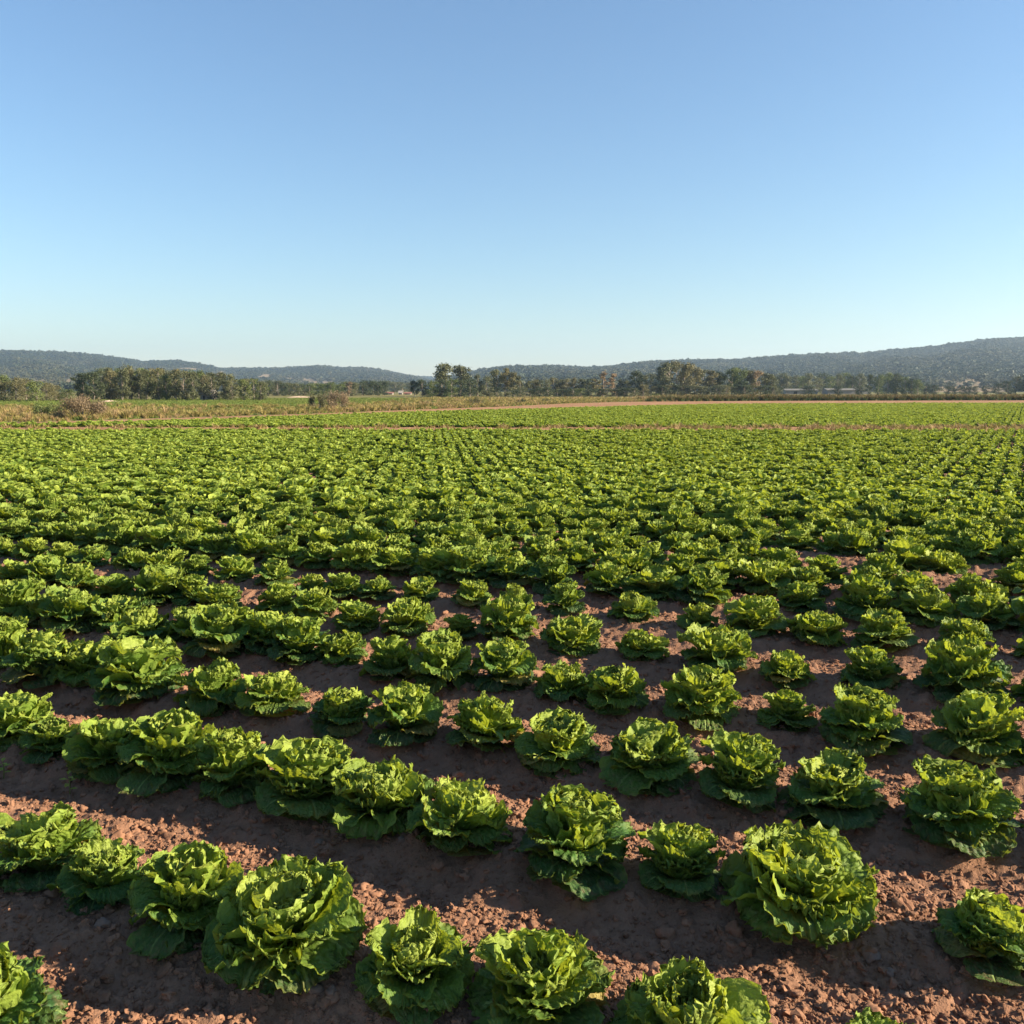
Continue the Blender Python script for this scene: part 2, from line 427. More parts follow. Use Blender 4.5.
def tree_meshes(seed, shape):
    """unit tree: height 1; returns trunk mesh data and crown mesh data"""
    r = np.random.default_rng(seed); limbs = []; lobes = []
    if shape == 'tall':   base, top, wid, nl = 0.34, 0.98, 0.30, 13
    elif shape == 'bushy': base, top, wid, nl = 0.02, 0.95, 0.34, 16
    elif shape == 'spread': base, top, wid, nl = 0.38, 0.98, 0.34, 15
    elif shape == 'column': base, top, wid, nl = 0.08, 0.97, 0.15, 11
    else: base, top, wid, nl = 0.16, 0.96, 0.28, 14
    lean = r.normal(size=2) * 0.04
    axis = lambda t: np.array([lean[0] * t + 0.015 * math.sin(5 * t + seed), lean[1] * t, t])
    tk = [axis(t) for t in np.linspace(0, 0.88, 8)]
    limbs.append(tube(tk, np.linspace(0.022, 0.006, 8)))
    for i in range(nl):
        f = (i + r.random() * 0.9) / nl
        z = base + (top - base) * f
        wz = wid * (0.45 + 0.75 * math.sin(math.pi * min(0.95, 0.18 + 0.72 * f))) * (0.7 + 0.4 * r.random())
        if shape == 'spread': wz = wid * (0.95 - 0.45 * f) * (0.6 + 0.6 * r.random())
        ang = r.random() * 2 * math.pi; rr = wz * (0.35 + 0.55 * r.random())
        ls = 0.085 + 0.075 * r.random(); ls *= {'column': 0.75, 'bushy': 1.25}.get(shape, 1.0)
        c = axis(z) + np.array([math.cos(ang) * rr, math.sin(ang) * rr, 0])
        c[2] = min(c[2], top - ls * 0.6)
        lobes.append((c[0], c[1], c[2], ls * (0.9 + 0.5 * r.random()), ls * (0.65 + 0.3 * r.random())))
        st = axis(max(0.05, z - 0.06 - 0.45 * rr))
        m = (st + c) / 2 + np.array([0, 0, 0.03])
        limbs.append(tube([st, m, c], [0.009, 0.006, 0.003], 5))
    lobes.append((*axis(top - 0.1)[:2], top - 0.08, 0.07, 0.08))
    return join(limbs), lobes

TREE_KINDS = {}
def tree_proto(shape, colour, seed):
    key = (shape, colour, seed)
    if key not in TREE_KINDS:
        (tv, tf), lobes = tree_meshes(seed, shape)
        cv, cf, la = leaf_cloud(lobes, 2600 if shape != 'column' else 1600, 0.021, seed + 100)
        kz = 1.0 / np.percentile(cv[:, 2], 99.3); kr = 0.5 / np.percentile(np.hypot(cv[:, 0], cv[:, 1]), 93)
        cv = cv * (kr, kr, kz); tv = tv * (kr, kr, kz)
        TREE_KINDS[key] = (mesh_from('trunk', tv, tf, BARK), mesh_from('crown', cv, cf, FOL[colour], False, attrs={'leaf': la}))
    return TREE_KINDS[key]

def place_tree(x, y, h, wid, shape, colour, seed, name, label, group=None, cat='tree', z=0.0):
    tm, cm = tree_proto(shape, colour, seed)
    o = bpy.data.objects.new(name, None); C.objects.link(o); o.empty_display_size = 0.3
    o.location = (x, y, z); o.rotation_euler = (0, 0, random.uniform(0, 6.28)); o.scale = (wid, wid, h)
    tag(o, label, cat, group)
    link('trunk', tm, o); link('crown', cm, o)
    return o

# ------------------------------------------------------------------ hills
def build_hill(name, ridge, d_foot, d_ridge, clearings, seed, n_trees, s0, s1, noise_amp=0.06, mat=HILL, drop=2.6):
    rx = [p[0] for p in ridge]; ry = [p[1] + drop for p in ridge]
    ss = np.linspace(s0, s1, int((s1 - s0) / 4) + 1)
    tt = np.concatenate([np.linspace(0, 1, 60), np.linspace(1.03, 1.35, 10)])
    def surf(S, T):
        Y = d_foot + (d_ridge - d_foot) * T; X = (S - 512) / F_PX * Y
        ridge_y = np.interp(S, rx, ry)
        zr = np.maximum(CAM_H + (HOR - ridge_y) * d_ridge / F_PX, -2)
        up = np.clip(T, 0, 1); prof = up * up * (3 - 2 * up) * 0.55 + up * 0.45
        prof = prof * np.where(T > 1, np.clip(1 - ((T - 1) / 0.42) ** 2 * 1.0, 0, 1), 1)
        g = fbm(S * 0.018 + T * 0.6, T * 2.2 + seed, 4, seed)       # gullies and spurs
        fade = np.clip(4 * up * (1 - up), 0, 1)
        E = (zr - CAM_H) / d_ridge
        return X, Y, CAM_H * up + E * Y * prof * (1 + 1.1 * noise_amp * 6 * g * fade) - 0.5 * (1 - up)
    S, T = np.meshgrid(ss, tt)
    X, Y, Z = surf(S.ravel(), T.ravel())
    def clear_mask(S, T, X, Y, Z):
        py = HOR - (Z - CAM_H) * F_PX / Y; m = np.zeros_like(X)
        nz = fbm(S * 0.09, py * 0.22, 3, seed + 50)
        for cx, cy, ax, ay, v in clearings:
            d = ((S - cx) / ax) ** 2 + ((py - cy) / ay) ** 2
            m = np.maximum(m, v * np.clip((1.15 - d + 0.9 * nz) * 2.2, 0, 1))
        return m * (T <= 1.02)
    cl = clear_mask(S.ravel(), T.ravel(), X, Y, Z)
    me = mesh_from(name, np.stack([X, Y, Z], -1), grid_faces(len(tt), len(ss)), mat, attrs={'clear': cl})
    tag(link(name, me), kind='structure')
    # forest on it
    r = np.random.default_rng(seed)
    s = r.uniform(s0, s1, n_trees); t = r.random(n_trees) ** 0.8 * 1.03
    n_r = n_trees // 10; s = np.concatenate([s, r.uniform(s0, s1, n_r)]); t = np.concatenate([t, r.uniform(0.96, 1.02, n_r)])
    X, Y, Z = surf(s, t); c = clear_mask(s, t, X, Y, Z)
    dens = 0.75 + 0.6 * fbm(s * 0.03, t * 5, 3, seed + 9)
    keep = (r.random(len(s)) > c * 0.93) & (r.random(len(s)) < dens) & (Z > 0.3)
    return np.stack([X, Y, Z], -1)[keep], c[keep]

def build_hills():
    P = []
    left = [(-300, 356), (-100, 352), (0, 351), (60, 351.5), (100, 354), (130, 358), (150, 361.5), (165, 360.5), (180, 360), (200, 362.5), (225, 367.5), (250, 375), (300, 383), (345, 392)]
    P.append(build_hill('hill', left, 480, 1950, [(192, 370.5, 14, 2.2, 1), (240, 376, 24, 4.5, 1), (62, 384, 60, 6, 0.9), (30, 378, 30, 3, 0.35), (150, 372, 30, 3, 0.3)], 3, 20000, -160, 345))
    mid = [(150, 378), (190, 370), (225, 367.5), (260, 367.5), (300, 367), (315, 365.5), (330, 366), (345, 367), (360, 366.5), (380, 368.5), (400, 372.5), (420, 376), (445, 382), (480, 392)]
    P.append(build_hill('hill', mid, 700, 2100, [(268, 377, 9, 3, 1), (300, 380, 18, 3, 0.9), (320, 385, 19, 4.5, 1.0), (285, 385, 30, 3, 0.7), (365, 371, 14, 1.5, 0.5), (385, 382, 16, 3, 0.4)], 5, 14000, 150, 480))
    far = [(340, 380), (400, 374.5), (440, 375), (480, 374), (520, 380)]
    P.append(build_hill('hill', far, 1500, 2900, [], 8, 900, 330, 530, 0.04))
    right = [(410, 389), (440, 380), (470, 372), (485, 369.5), (500, 368), (530, 366.5), (550, 366), (570, 367), (590, 367.5), (610, 366), (640, 363), (660, 361.5), (700, 360), (740, 359.5), (760, 357.5), (800, 355.5), (830, 354), (860, 353.5), (900, 349.5), (930, 347), (950, 344), (975, 341), (990, 339.5), (1024, 338), (1100, 337), (1200, 342), (1350, 356)]
    P.append(build_hill('hill', right, 400, 1450, [(966, 387.5, 46, 9, 1), (885, 374, 18, 3.0, 1), (768, 371, 10, 1.6, 0.8), (990, 357, 26, 2, 0.3), (940, 358, 40, 2.5, 0.35), (720, 368, 30, 2, 0.5), (1010, 379, 20, 2, 0.4), (560, 376, 20, 2, 0.25), (900, 365, 40, 2.5, 0.25)], 12, 46000, 410, 1230))
    pts = np.concatenate([p for p, c in P]); cl = np.concatenate([c for p, c in P])
    protos = []
    for i in range(8):
        r = np.random.default_rng(200 + i); w = 0.36 + 0.2 * r.random()
        lob = [(r.normal() * 0.16, r.normal() * 0.16, 0.30 + 0.5 * r.random(), w * 0.55, 0.26) for _ in range(6)]
        v, f, la = leaf_cloud(lob, 170, 0.10, 300 + i, 0.8)
        protos.append(src(mesh_from('hill tree', v, f, HILLTREE if i < 5 else HILLTREE2, False, attrs={'leaf': la})))
    n = len(pts); r = np.random.default_rng(77)
    rot = np.zeros((n, 3)); rot[:, 2] = r.uniform(0, 6.28, n)
    scl = np.where(r.random(n) < 0.05, r.uniform(6, 8.5, n), r.uniform(3.4, 6.2, n)); scl = np.stack([scl * 1.3, scl * 1.3, scl * 0.85], -1)
    pale = fbm(pts[:, 0] * 0.008, pts[:, 1] * 0.004, 4, 91) + r.normal(size=n) * 0.12
    idx = np.where((cl > 0.2) | (pale > 0.20), r.integers(5, 8, n), r.integers(0, 6, n))
    tag(scatter('hill_forest', pts, rot, scl, idx, protos), 'dark grey green forest covering the far hills', 'forest')
build_hills()

# ------------------------------------------------------------------ trees in front of the hills
def tree_at(px, top, d, wpx, shape, colour, seed, name, label, group, cat='tree'):
    h = CAM_H + (HOR - top) * d / F_PX
    w = wpx * d / F_PX * 1.1
    place_tree((px - 512) / F_PX * d, d, h, w, shape, colour, seed, name, label, group, cat)

def build_trees():
    rr = random.Random(5)
    # brown band at the far left
    for i, (px, top) in enumerate([(-26, 378), (-12, 377), (0, 376), (10, 375.5), (20, 378), (30, 379), (40, 381), (50, 383), (60, 385.5), (70, 389)]):
        tree_at(px, top, 109 + rr.uniform(-3, 6), 17, 'bushy', 'brown' if i % 3 else 'green', 1 + i % 3, 'bushy_tree', 'rounded olive brown tree in the low band beyond the pasture, far left edge', 'brown trees beyond the pasture')
    # dense left grove
    outline = [(88, 374), (95, 371), (105, 368.5), (115, 367), (125, 366), (135, 366.5), (150, 367), (165, 368), (180, 369), (195, 370), (210, 371.5), (225, 373), (240, 375), (255, 377), (268, 380)]
    ox, oy = [p[0] for p in outline], [p[1] for p in outline]
    px = 88.0; i = 0
    while px < 272:
        top = float(np.interp(px, ox, oy))
        for row in range(2):
            tp = top + rr.uniform(-0.6, 3.5) + (4 if row == 0 else 0) * rr.random()
            x2 = px + rr.uniform(-3, 3)
            dark = x2 < 106
            colr = 'dark' if dark else rr.choice(['grey', 'grey', 'brown', 'green', 'grey'])
            lab = ('dark green tree at the left end of the long dense grove' if dark else
                   {'grey': 'grey green gum tree crowded into the long dense grove below the left hill', 'brown': 'olive brown gum tree crowded into the long dense grove below the left hill', 'green': 'greener gum tree crowded into the long dense grove below the left hill'}[colr])
            grp = 'dark trees ending the left grove' if dark else {'grey': 'grey gums of the left grove', 'brown': 'brown gums of the left grove', 'green': 'green gums of the left grove'}[colr]
            tree_at(x2, tp, (119 if row == 0 else 129) + rr.uniform(-2, 3), rr.uniform(12, 18), rr.choice(['mid', 'tall', 'bushy']) if row else 'bushy' if rr.random() < .6 else 'mid', colr, 10 + i % 4, 'gum_tree', lab, grp)
            i += 1
        px += rr.uniform(8, 10.5)
    # greyish far line between grove and house cluster
    for i, px in enumerate(np.arange(270, 386, 5.2)):
        top = 382.3 + rr.uniform(-2, 2.2) + (1.5 if 335 < px < 360 else 0)
        colr = 'green' if 310 < px < 348 else 'dark' if px > 362 or i % 3 == 0 else 'grey'
        tree_at(px, top, 205 + rr.uniform(-15, 25), rr.uniform(11, 16), 'bushy', colr, 20 + i % 3, 'gum_tree', 'small grey green tree in the thin line between dense grove and red roofs', 'trees of the thin far line')
    tree_at(350.5, 382, 190, 6, 'column', 'tan', 31, 'pale_tree', 'slender pale dry tree standing out in the thin far tree line', None)
    for i, px in enumerate((388, 396, 404, 411)):
        tree_at(px, 381.5 + rr.uniform(-1, 2), 390 + 10 * i, 13, 'bushy', 'grey', 20 + i % 3, 'gum_tree', 'hazy grey tree behind the small red roofed sheds', 'trees behind the red roofs')
    # centre grove
    tree_at(415, 381, 176, 9, 'mid', 'dark', 40, 'gum_tree', 'small dark tree first in front of the centre grove, right beside the red roofs', None)
    tree_at(423, 380, 170, 11, 'mid', 'dark', 41, 'gum_tree', 'small dark tree between the red roofs and the tall twin gums', None)
    tree_at(446, 364.5, 176, 22, 'spread', 'grey', 42, 'tall_gum_tree', 'tallest open crowned gum of the centre grove, the left one of the twin', None)
    tree_at(461, 366, 180, 20, 'spread', 'grey', 43, 'tall_gum_tree', 'open crowned gum of the centre grove, the slightly lower right one of the twin', None)
    for i, (px, top, c) in enumerate([(434, 381, 'green'), (443, 380, 'dark'), (452, 379, 'green'), (461, 380, 'dark'), (470, 379, 'dark')]):
        tree_at(px, top, 168 + rr.uniform(-2, 4), 14, 'bushy', c, 44 + i % 2, 'bushy_tree', 'low bushy dark tree growing under the tall twin gums', 'low trees under the twin gums')
    for px, top, c, s in [(478, 375, 'grey', 'mid'), (487, 376, 'grey', 'bushy'), (497, 370, 'grey', 'tall'), (505, 369, 'brown', 'tall'), (513, 372.5, 'brown', 'tall'), (520, 376, 'grey', 'mid')]:
        tree_at(px, top, 178 + rr.uniform(-4, 6), 13, s, c, 46 + int(px) % 3, 'gum_tree', 'mid height gum tree close to the right of the tall twin gums', 'gums right of the twin gums')
    px = 527.0; i = 0
    while px < 600:
        tree_at(px, 380 + rr.uniform(-2.2, 1.6), 186 + rr.uniform(-4, 8), rr.uniform(9, 12), rr.choice(['mid', 'bushy', 'tall']), rr.choice(['grey', 'brown', 'grey', 'dark']), 50 + i % 4, 'gum_tree', 'low gum tree in the even band between the centre grove and the tan tree', 'gums of the low even band')
        px += rr.uniform(5.5, 7.5); i += 1
    tree_at(602, 372.5, 184, 11, 'column', 'tan', 60, 'dry_tree', 'dry tan tree above the low band of gums, thicker left one of the pair', None)
    tree_at(612, 374, 186, 9, 'column', 'tan', 61, 'dry_tree', 'dry tan tree above the low band of gums, thinner right one of the pair', None)
    for px, top in ((619, 379), (625, 380), (642, 375), (650, 374)):
        tree_at(px, top, 196 + rr.uniform(-5, 5), 12, 'bushy', 'grey', 52 + int(px) % 2, 'gum_tree', 'grey green gum filling in around the dark tree left of the tall right grove', 'gums around the dark tree')
    tree_at(634, 371.5, 192, 14, 'mid', 'dark', 62, 'dark_tree', 'dark rounded tree standing alone above the gums left of the tall right grove', None)
    for i, (px, top, w, c, s) in enumerate([(660, 367, 15, 'dark', 'mid'), (668, 363, 20, 'grey', 'mid'), (676, 362, 20, 'brown', 'tall'), (684, 364, 19, 'brown', 'mid'), (693, 368, 17, 'brown', 'tall'), (702, 370, 16, 'grey', 'tall'), (710, 371, 14, 'brown', 'tall')]):
        tree_at(px, top, 194 + rr.uniform(-4, 8), w, s, c, 63 + i % 3, 'tall_gum_tree', 'tall olive brown gum of the highest grove on the right, bare trunks below', 'gums of the highest right grove')
    for px, top, w, c, s in [(719, 372, 12, 'dark', 'mid'), (730, 368.5, 16, 'green', 'mid'), (737, 369.5, 15, 'green', 'bushy'), (746, 371, 13, 'brown', 'tall'), (754, 371, 12, 'tan', 'tall'), (762, 373, 13, 'grey', 'mid'), (770, 375, 12, 'grey', 'bushy')]:
        tree_at(px, top, 198 + rr.uniform(-4, 8), w, s, c, 66 + int(px) % 3, 'gum_tree', 'gum tree of the mixed green and brown clump next right of the highest grove', 'gums of the mixed clump')
    for px, top in ((680, 385), (700, 386), (718, 385), (664, 385), (742, 385), (758, 386), (540, 389), (560, 389), (580, 388)):
        tree_at(px, top, 186 + rr.uniform(-3, 3), 18, 'bushy', rr.choice(['grey', 'dark', 'brown']), 69 + int(px) % 2, 'bush', 'low scrubby bush filling the foot of the gum groves', 'scrub at the foot of the groves', 'bush')
    for i, px in enumerate(np.arange(428, 640, 8.5)):
        tree_at(px + rr.uniform(-2, 2), 388.5 + rr.uniform(-1.5, 1.5), 174 + rr.uniform(-3, 3), rr.uniform(10, 15), 'bushy', rr.choice(['grey', 'dark', 'green', 'dark']), 69 + i % 2, 'bush', 'low scrubby bush filling the foot of the gum groves', 'scrub at the foot of the groves', 'bush')
    for i, px in enumerate(np.arange(644, 776, 9)):
        tree_at(px + rr.uniform(-2, 2), 386 + rr.uniform(-1.5, 1.5), 188 + rr.uniform(-3, 3), rr.uniform(10, 15), 'bushy', rr.choice(['grey', 'dark', 'brown', 'dark']), 69 + i % 2, 'bush', 'low scrubby bush filling the foot of the gum groves', 'scrub at the foot of the groves', 'bush')
    px = 779.0; i = 0
    while px < 864:
        tree_at(px, 374.5 + rr.uniform(-1.5, 3), 285 + rr.uniform(-10, 50), rr.uniform(11, 15), 'bushy', rr.choice(['grey', 'green', 'dark', 'grey']), 20 + i % 3, 'gum_tree', 'greyish tree in the line behind the two long pale sheds', 'trees behind the pale sheds')
        px += rr.uniform(6, 8.5); i += 1
    for i, px in enumerate((778, 786, 794, 802, 838, 846, 854, 860)):
        tree_at(px, 381 + rr.uniform(-1, 2), 320, 12, 'bushy', rr.choice(['grey', 'dark']), 20 + i % 3, 'bush', 'low dark bush close behind the two long pale sheds', 'bushes behind the pale sheds', 'bush')
    for i, (px, top, w, c, s) in enumerate([(866, 375, 7, 'dark', 'column'), (875, 375, 14, 'green', 'bushy'), (884, 373.5, 17, 'green', 'bushy'), (893, 374, 15, 'dark', 'bushy'), (901, 377, 12, 'green', 'bushy'), (908, 379, 12, 'dark', 'bushy'), (914, 380, 11, 'green', 'bushy'), (922, 384, 11, 'dark', 'bushy'), (931, 385, 13, 'dark', 'bushy')]):
        tree_at(px, top, 238 + rr.uniform(-4, 6), w, s, c, 72 + i % 3, 'bushy_tree', 'dark green bushy tree of the clump between the pale sheds and the tan slope', 'trees of the dark green clump')
    for i, px in enumerate((945, 951, 958, 964, 970, 981)):
        tree_at(px, 387 + rr.uniform(-1, 0.6), 262, 9, 'bushy', 'dark', 72 + i % 3, 'bush', 'small dark bush in the low line before the tan slope', 'bushes before the tan slope', 'bush')
    for i, (px, top, w) in enumerate([(994, 383, 15), (1003, 381, 13), (1011, 377, 16), (1021, 375, 17), (1032, 374, 17), (1044, 376, 18)]):
        tree_at(px, top, 255 + rr.uniform(-4, 6), w, 'mid' if i > 1 else 'bushy', 'dark' if i != 2 else 'grey', 75 + i % 2, 'bushy_tree', 'dark tree of the clump at the far right edge beside the tan slope', 'dark trees at the right edge')
build_trees()

# ------------------------------------------------------------------ shrubs, sheds and heaps
def shrub(px, py, wpx, hpx, name, label, colour, seed, n=3000):
    x, y = at(px, py); w = wpx * y / F_PX; h = hpx * y / F_PX
    r = np.random.default_rng(seed); lob, limbs = [], []
    for _ in range(16):
        a = r.random() * 6.28; rr = (r.random() ** 0.5) * w * 0.42; hz = h * (0.25 + 0.5 * r.random()) * (1 - 0.45 * (rr / (w * 0.5)) ** 2)
        c = (math.cos(a) * rr, math.sin(a) * rr * 0.7, hz); lob.append((*c, w * 0.13, h * 0.24))
        limbs.append(tube([(c[0] * 0.3, c[1] * 0.3, -0.05), (c[0] * 0.7, c[1] * 0.7, hz * 0.5), c], [0.02, 0.014, 0.006], 5))
    v, f, la = leaf_cloud(lob, n, 0.042, seed + 7, 0.35)
    o = bpy.data.objects.new(name, None); C.objects.link(o); o.location = (x, y, 0)
    tag(o, label, 'shrub')
    tv, tf = join(limbs); link('stem', mesh_from('stem', tv, tf, BARK), o)
    link('foliage', mesh_from('foliage', v, f, FOL[colour], False, attrs={'leaf': la}), o)

shrub(82, 419, 52, 27, 'dry_shrub', 'largest dry brown shrub standing above the weeds at the left field edge', 'tan', 1, 7000)
shrub(50, 418, 32, 20, 'green_shrub', 'olive green shrub grown into the big brown shrub at the left field edge', 'green', 2)
shrub(337, 411, 36, 25, 'dry_shrub', 'ochre shrub sticking up from the middle of the dry grass verge', 'tan', 3, 5000)
shrub(318, 409.5, 20, 18, 'dark_shrub', 'small olive shrub hugging the ochre shrub in the grass verge', 'brown', 4)
shrub(477, 405.5, 18, 12, 'dry_shrub', 'low brown shrub in the verge below the tall twin gums', 'brown', 5, 1500)
shrub(655, 400.2, 16, 8, 'pale_shrub', 'pale rounded shrub at the near end of the dark reed bank', 'green', 6, 2000)
for px, w in ((776, 11), (806, 15), (835, 10), (857, 13)):
    tree_at(px, 385.8, 226, w, 'bushy', 'dark', 72, 'bush', 'dark bush standing before the long pale sheds', 'bushes before the pale sheds', 'bush')
shrub(522, 403.8, 8, 6, 'dark_shrub', 'tiny dark shrub beside the tip of the bare dirt strip', 'dark', 7, 900)
shrub(546, 403.0, 10, 6, 'dark_shrub', 'little dark shrub in the verge above the bare dirt strip', 'dark', 8, 900)

PALE = simple_mat('weathered pale sheet', (0.17, 0.158, 0.13), 0.6, 1.0)
GREYW = simple_mat('grey boards', (0.22, 0.20, 0.18), 0.8, 1.5)
REDR = simple_mat('red roof sheet', (0.27, 0.12, 0.09), 0.7, 2.0)
WHITE = simple_mat('off white wall', (0.30, 0.27, 0.235), 0.8, 1.5)
DARKH = simple_mat('dark doorway', (0.03, 0.028, 0.026), 0.9)

def box(x0, x1, y0, y1, z0, z1):
    V = np.array([(x, y, z) for z in (z0, z1) for x, y in ((x0, y0), (x1, y0), (x1, y1), (x0, y1))], float)
    F = np.array([(3, 2, 1, 0), (4, 5, 6, 7), (0, 1, 5, 4), (1, 2, 6, 5), (2, 3, 7, 6), (3, 0, 4, 7)])
    return V, F

def shed(px0, px1, d, eave, ridge, depth, name, label, cat, wall_m, roof_m, group=None, z0=-0.05):
    x0, x1 = (px0 - 512) / F_PX * d, (px1 - 512) / F_PX * d; w = x1 - x0
    o = bpy.data.objects.new(name, None); C.objects.link(o); o.location = ((x0 + x1) / 2, d, 0); tag(o, label, cat, group)
    hw = w / 2; hd = depth / 2
    V = [(-hw, -hd, z0), (hw, -hd, z0), (hw, hd, z0), (-hw, hd, z0), (-hw, -hd, eave), (hw, -hd, eave), (hw, hd, eave), (-hw, hd, eave), (-hw, 0, ridge), (hw, 0, ridge)]
    me = bpy.data.meshes.new('wall'); me.from_pydata(V, [], [(0, 1, 5, 4), (2, 3, 7, 6), (1, 2, 6, 9, 5), (3, 0, 4, 8, 7)]); me.materials.append(wall_m); link('wall', me, o)
    ov, th = 0.12 * depth / 4 + 0.1, 0.08
    sl = (ridge - eave) / hd
    e = eave - sl * ov
    V = [(-hw - ov, -hd - ov, e + .02), (hw + ov, -hd - ov, e + .02), (hw + ov, 0, ridge + .02), (-hw - ov, 0, ridge + .02), (hw + ov, hd + ov, e + .02), (-hw - ov, hd + ov, e + .02)]
    V += [(a, b, c + th) for a, b, c in V]
    me = bpy.data.meshes.new('roof'); me.from_pydata(V, [], [(6, 7, 8, 9), (9, 8, 10, 11), (3, 2, 1, 0), (5, 4, 2, 3), (0, 1, 7, 6), (4, 5, 11, 10), (1, 2, 8, 7), (2, 4, 10, 8), (3, 0, 6, 9), (5, 3, 9, 11)]); me.materials.append(roof_m); link('roof', me, o)
    dw = min(0.5, w * 0.08); dh = eave * 0.75
    v, f = box(-w * 0.2 - dw, -w * 0.2 + dw, -hd - 0.03, -hd + 0.05, z0, dh); link('door', mesh_from('door', v, f, DARKH, False), o)

shed(781, 812, 262, 1.1, 1.5, 5, 'farm_shed', 'long pale grey roofed shed under the right hill, the left one of two', 'shed', GREYW, PALE)
shed(822, 850, 258, 1.15, 1.6, 5, 'farm_shed', 'long pale grey roofed shed under the right hill, the right one beside the dark clump', 'shed', GREYW, PALE)
shed(852, 863, 268, 1.3, 1.9, 4, 'farm_shed', 'small pale shed tucked between the long sheds and the dark clump', 'shed', GREYW, PALE)
shed(205, 217, 121, 0.85, 1.3, 1.8, 'garden_shed', 'pale roofed hut at the foot of the dense left grove', 'shed', GREYW, PALE)
shed(387, 394, 246, 0.35, 0.6, 2.0, 'field_hut', 'red roofed white hut left of the small dark trees, first of three', 'hut', WHITE, REDR)
shed(400, 403.5, 250, 0.45, 0.95, 1.6, 'field_hut', 'white gabled hut between the two red roofed huts', 'hut', WHITE, WHITE)
shed(405.5, 412, 248, 0.3, 0.55, 2.0, 'field_hut', 'red roofed white hut closest to the small dark trees', 'hut', WHITE, REDR)

def heap(px, py, wpx, h, name, label, mat, seed):
    x, y = at(px, py); w = wpx * y / F_PX / 2
    a = np.linspace(0, 2 * np.pi, 40, endpoint=False); V = []
    for k, rr in enumerate(np.linspace(1, 0.02, 10)):
        for t in a:
            q = 1 + 0.14 * math.sin(3 * t + seed) + 0.08 * math.sin(7 * t)
            z = h * (1 - rr ** 2) * (1 + 0.15 * math.sin(4 * t + 5 * rr + seed)); V.append((math.cos(t) * w * rr * q, math.sin(t) * w * rr * q * 0.6, z - 0.03))
    F = [(k * 40 + j, k * 40 + (j + 1) % 40, (k + 1) * 40 + (j + 1) % 40, (k + 1) * 40 + j) for k in range(9) for j in range(40)]
    tag(link(name, mesh_from(name, np.array(V), np.array(F), mat), None, (x, y, 0)), label, 'heap')
HEAP = simple_mat('pale sandy earth', (0.50, 0.36, 0.25), 0.95, 2.0)
heap(81, 401.5, 15, 0.42, 'earth_heap', 'pale pinkish heap of earth showing over the big brown shrub', HEAP, 1)
heap(110, 402, 20, 0.22, 'earth_heap', 'low whitish heap of earth at the left foot of the dense grove', HEAP, 2)
heap(300, 397.5, 26, 0.25, 'earth_heap', 'low pale heap of earth behind the grass verge near the ochre shrub', HEAP, 3)

# ------------------------------------------------------------------ weeds and grass verges
def tuft_mesh(name, seed, n, h, spread, mat, wd=0.012):
    r = np.random.default_rng(seed); V, F, H, L = [], [], [], []
    for i in range(n):
        a = r.random() * 6.28; b = np.array([math.cos(a), math.sin(a), 0]); root = b * spread * r.random() * 0.5
        hh = h * (0.5 + 0.6 * r.random()); bend = (0.15 + 0.5 * r.random()) * hh
        side = np.array([-b[1], b[0], 0]) * wd * (0.7 + r.random()); o = len(V); lv = r.random()
        for t in (0, 0.35, 0.7, 1.0):
            p = root + b * bend * t * t + np.array([0, 0, hh * t * (1 - 0.2 * t)])
            wk = (1 - 0.75 * t) if t < 1 else 0.35
            V += [p - side * wk, p + side * wk]; H += [t, t]; L += [lv, lv]
        F += [(o + 2 * k, o + 2 * k + 1, o + 2 * k + 3, o + 2 * k + 2) for k in range(3)]
    return mesh_from(name, np.array(V), np.array(F), mat, False, attrs={'hgt': H, 'leaf': L})

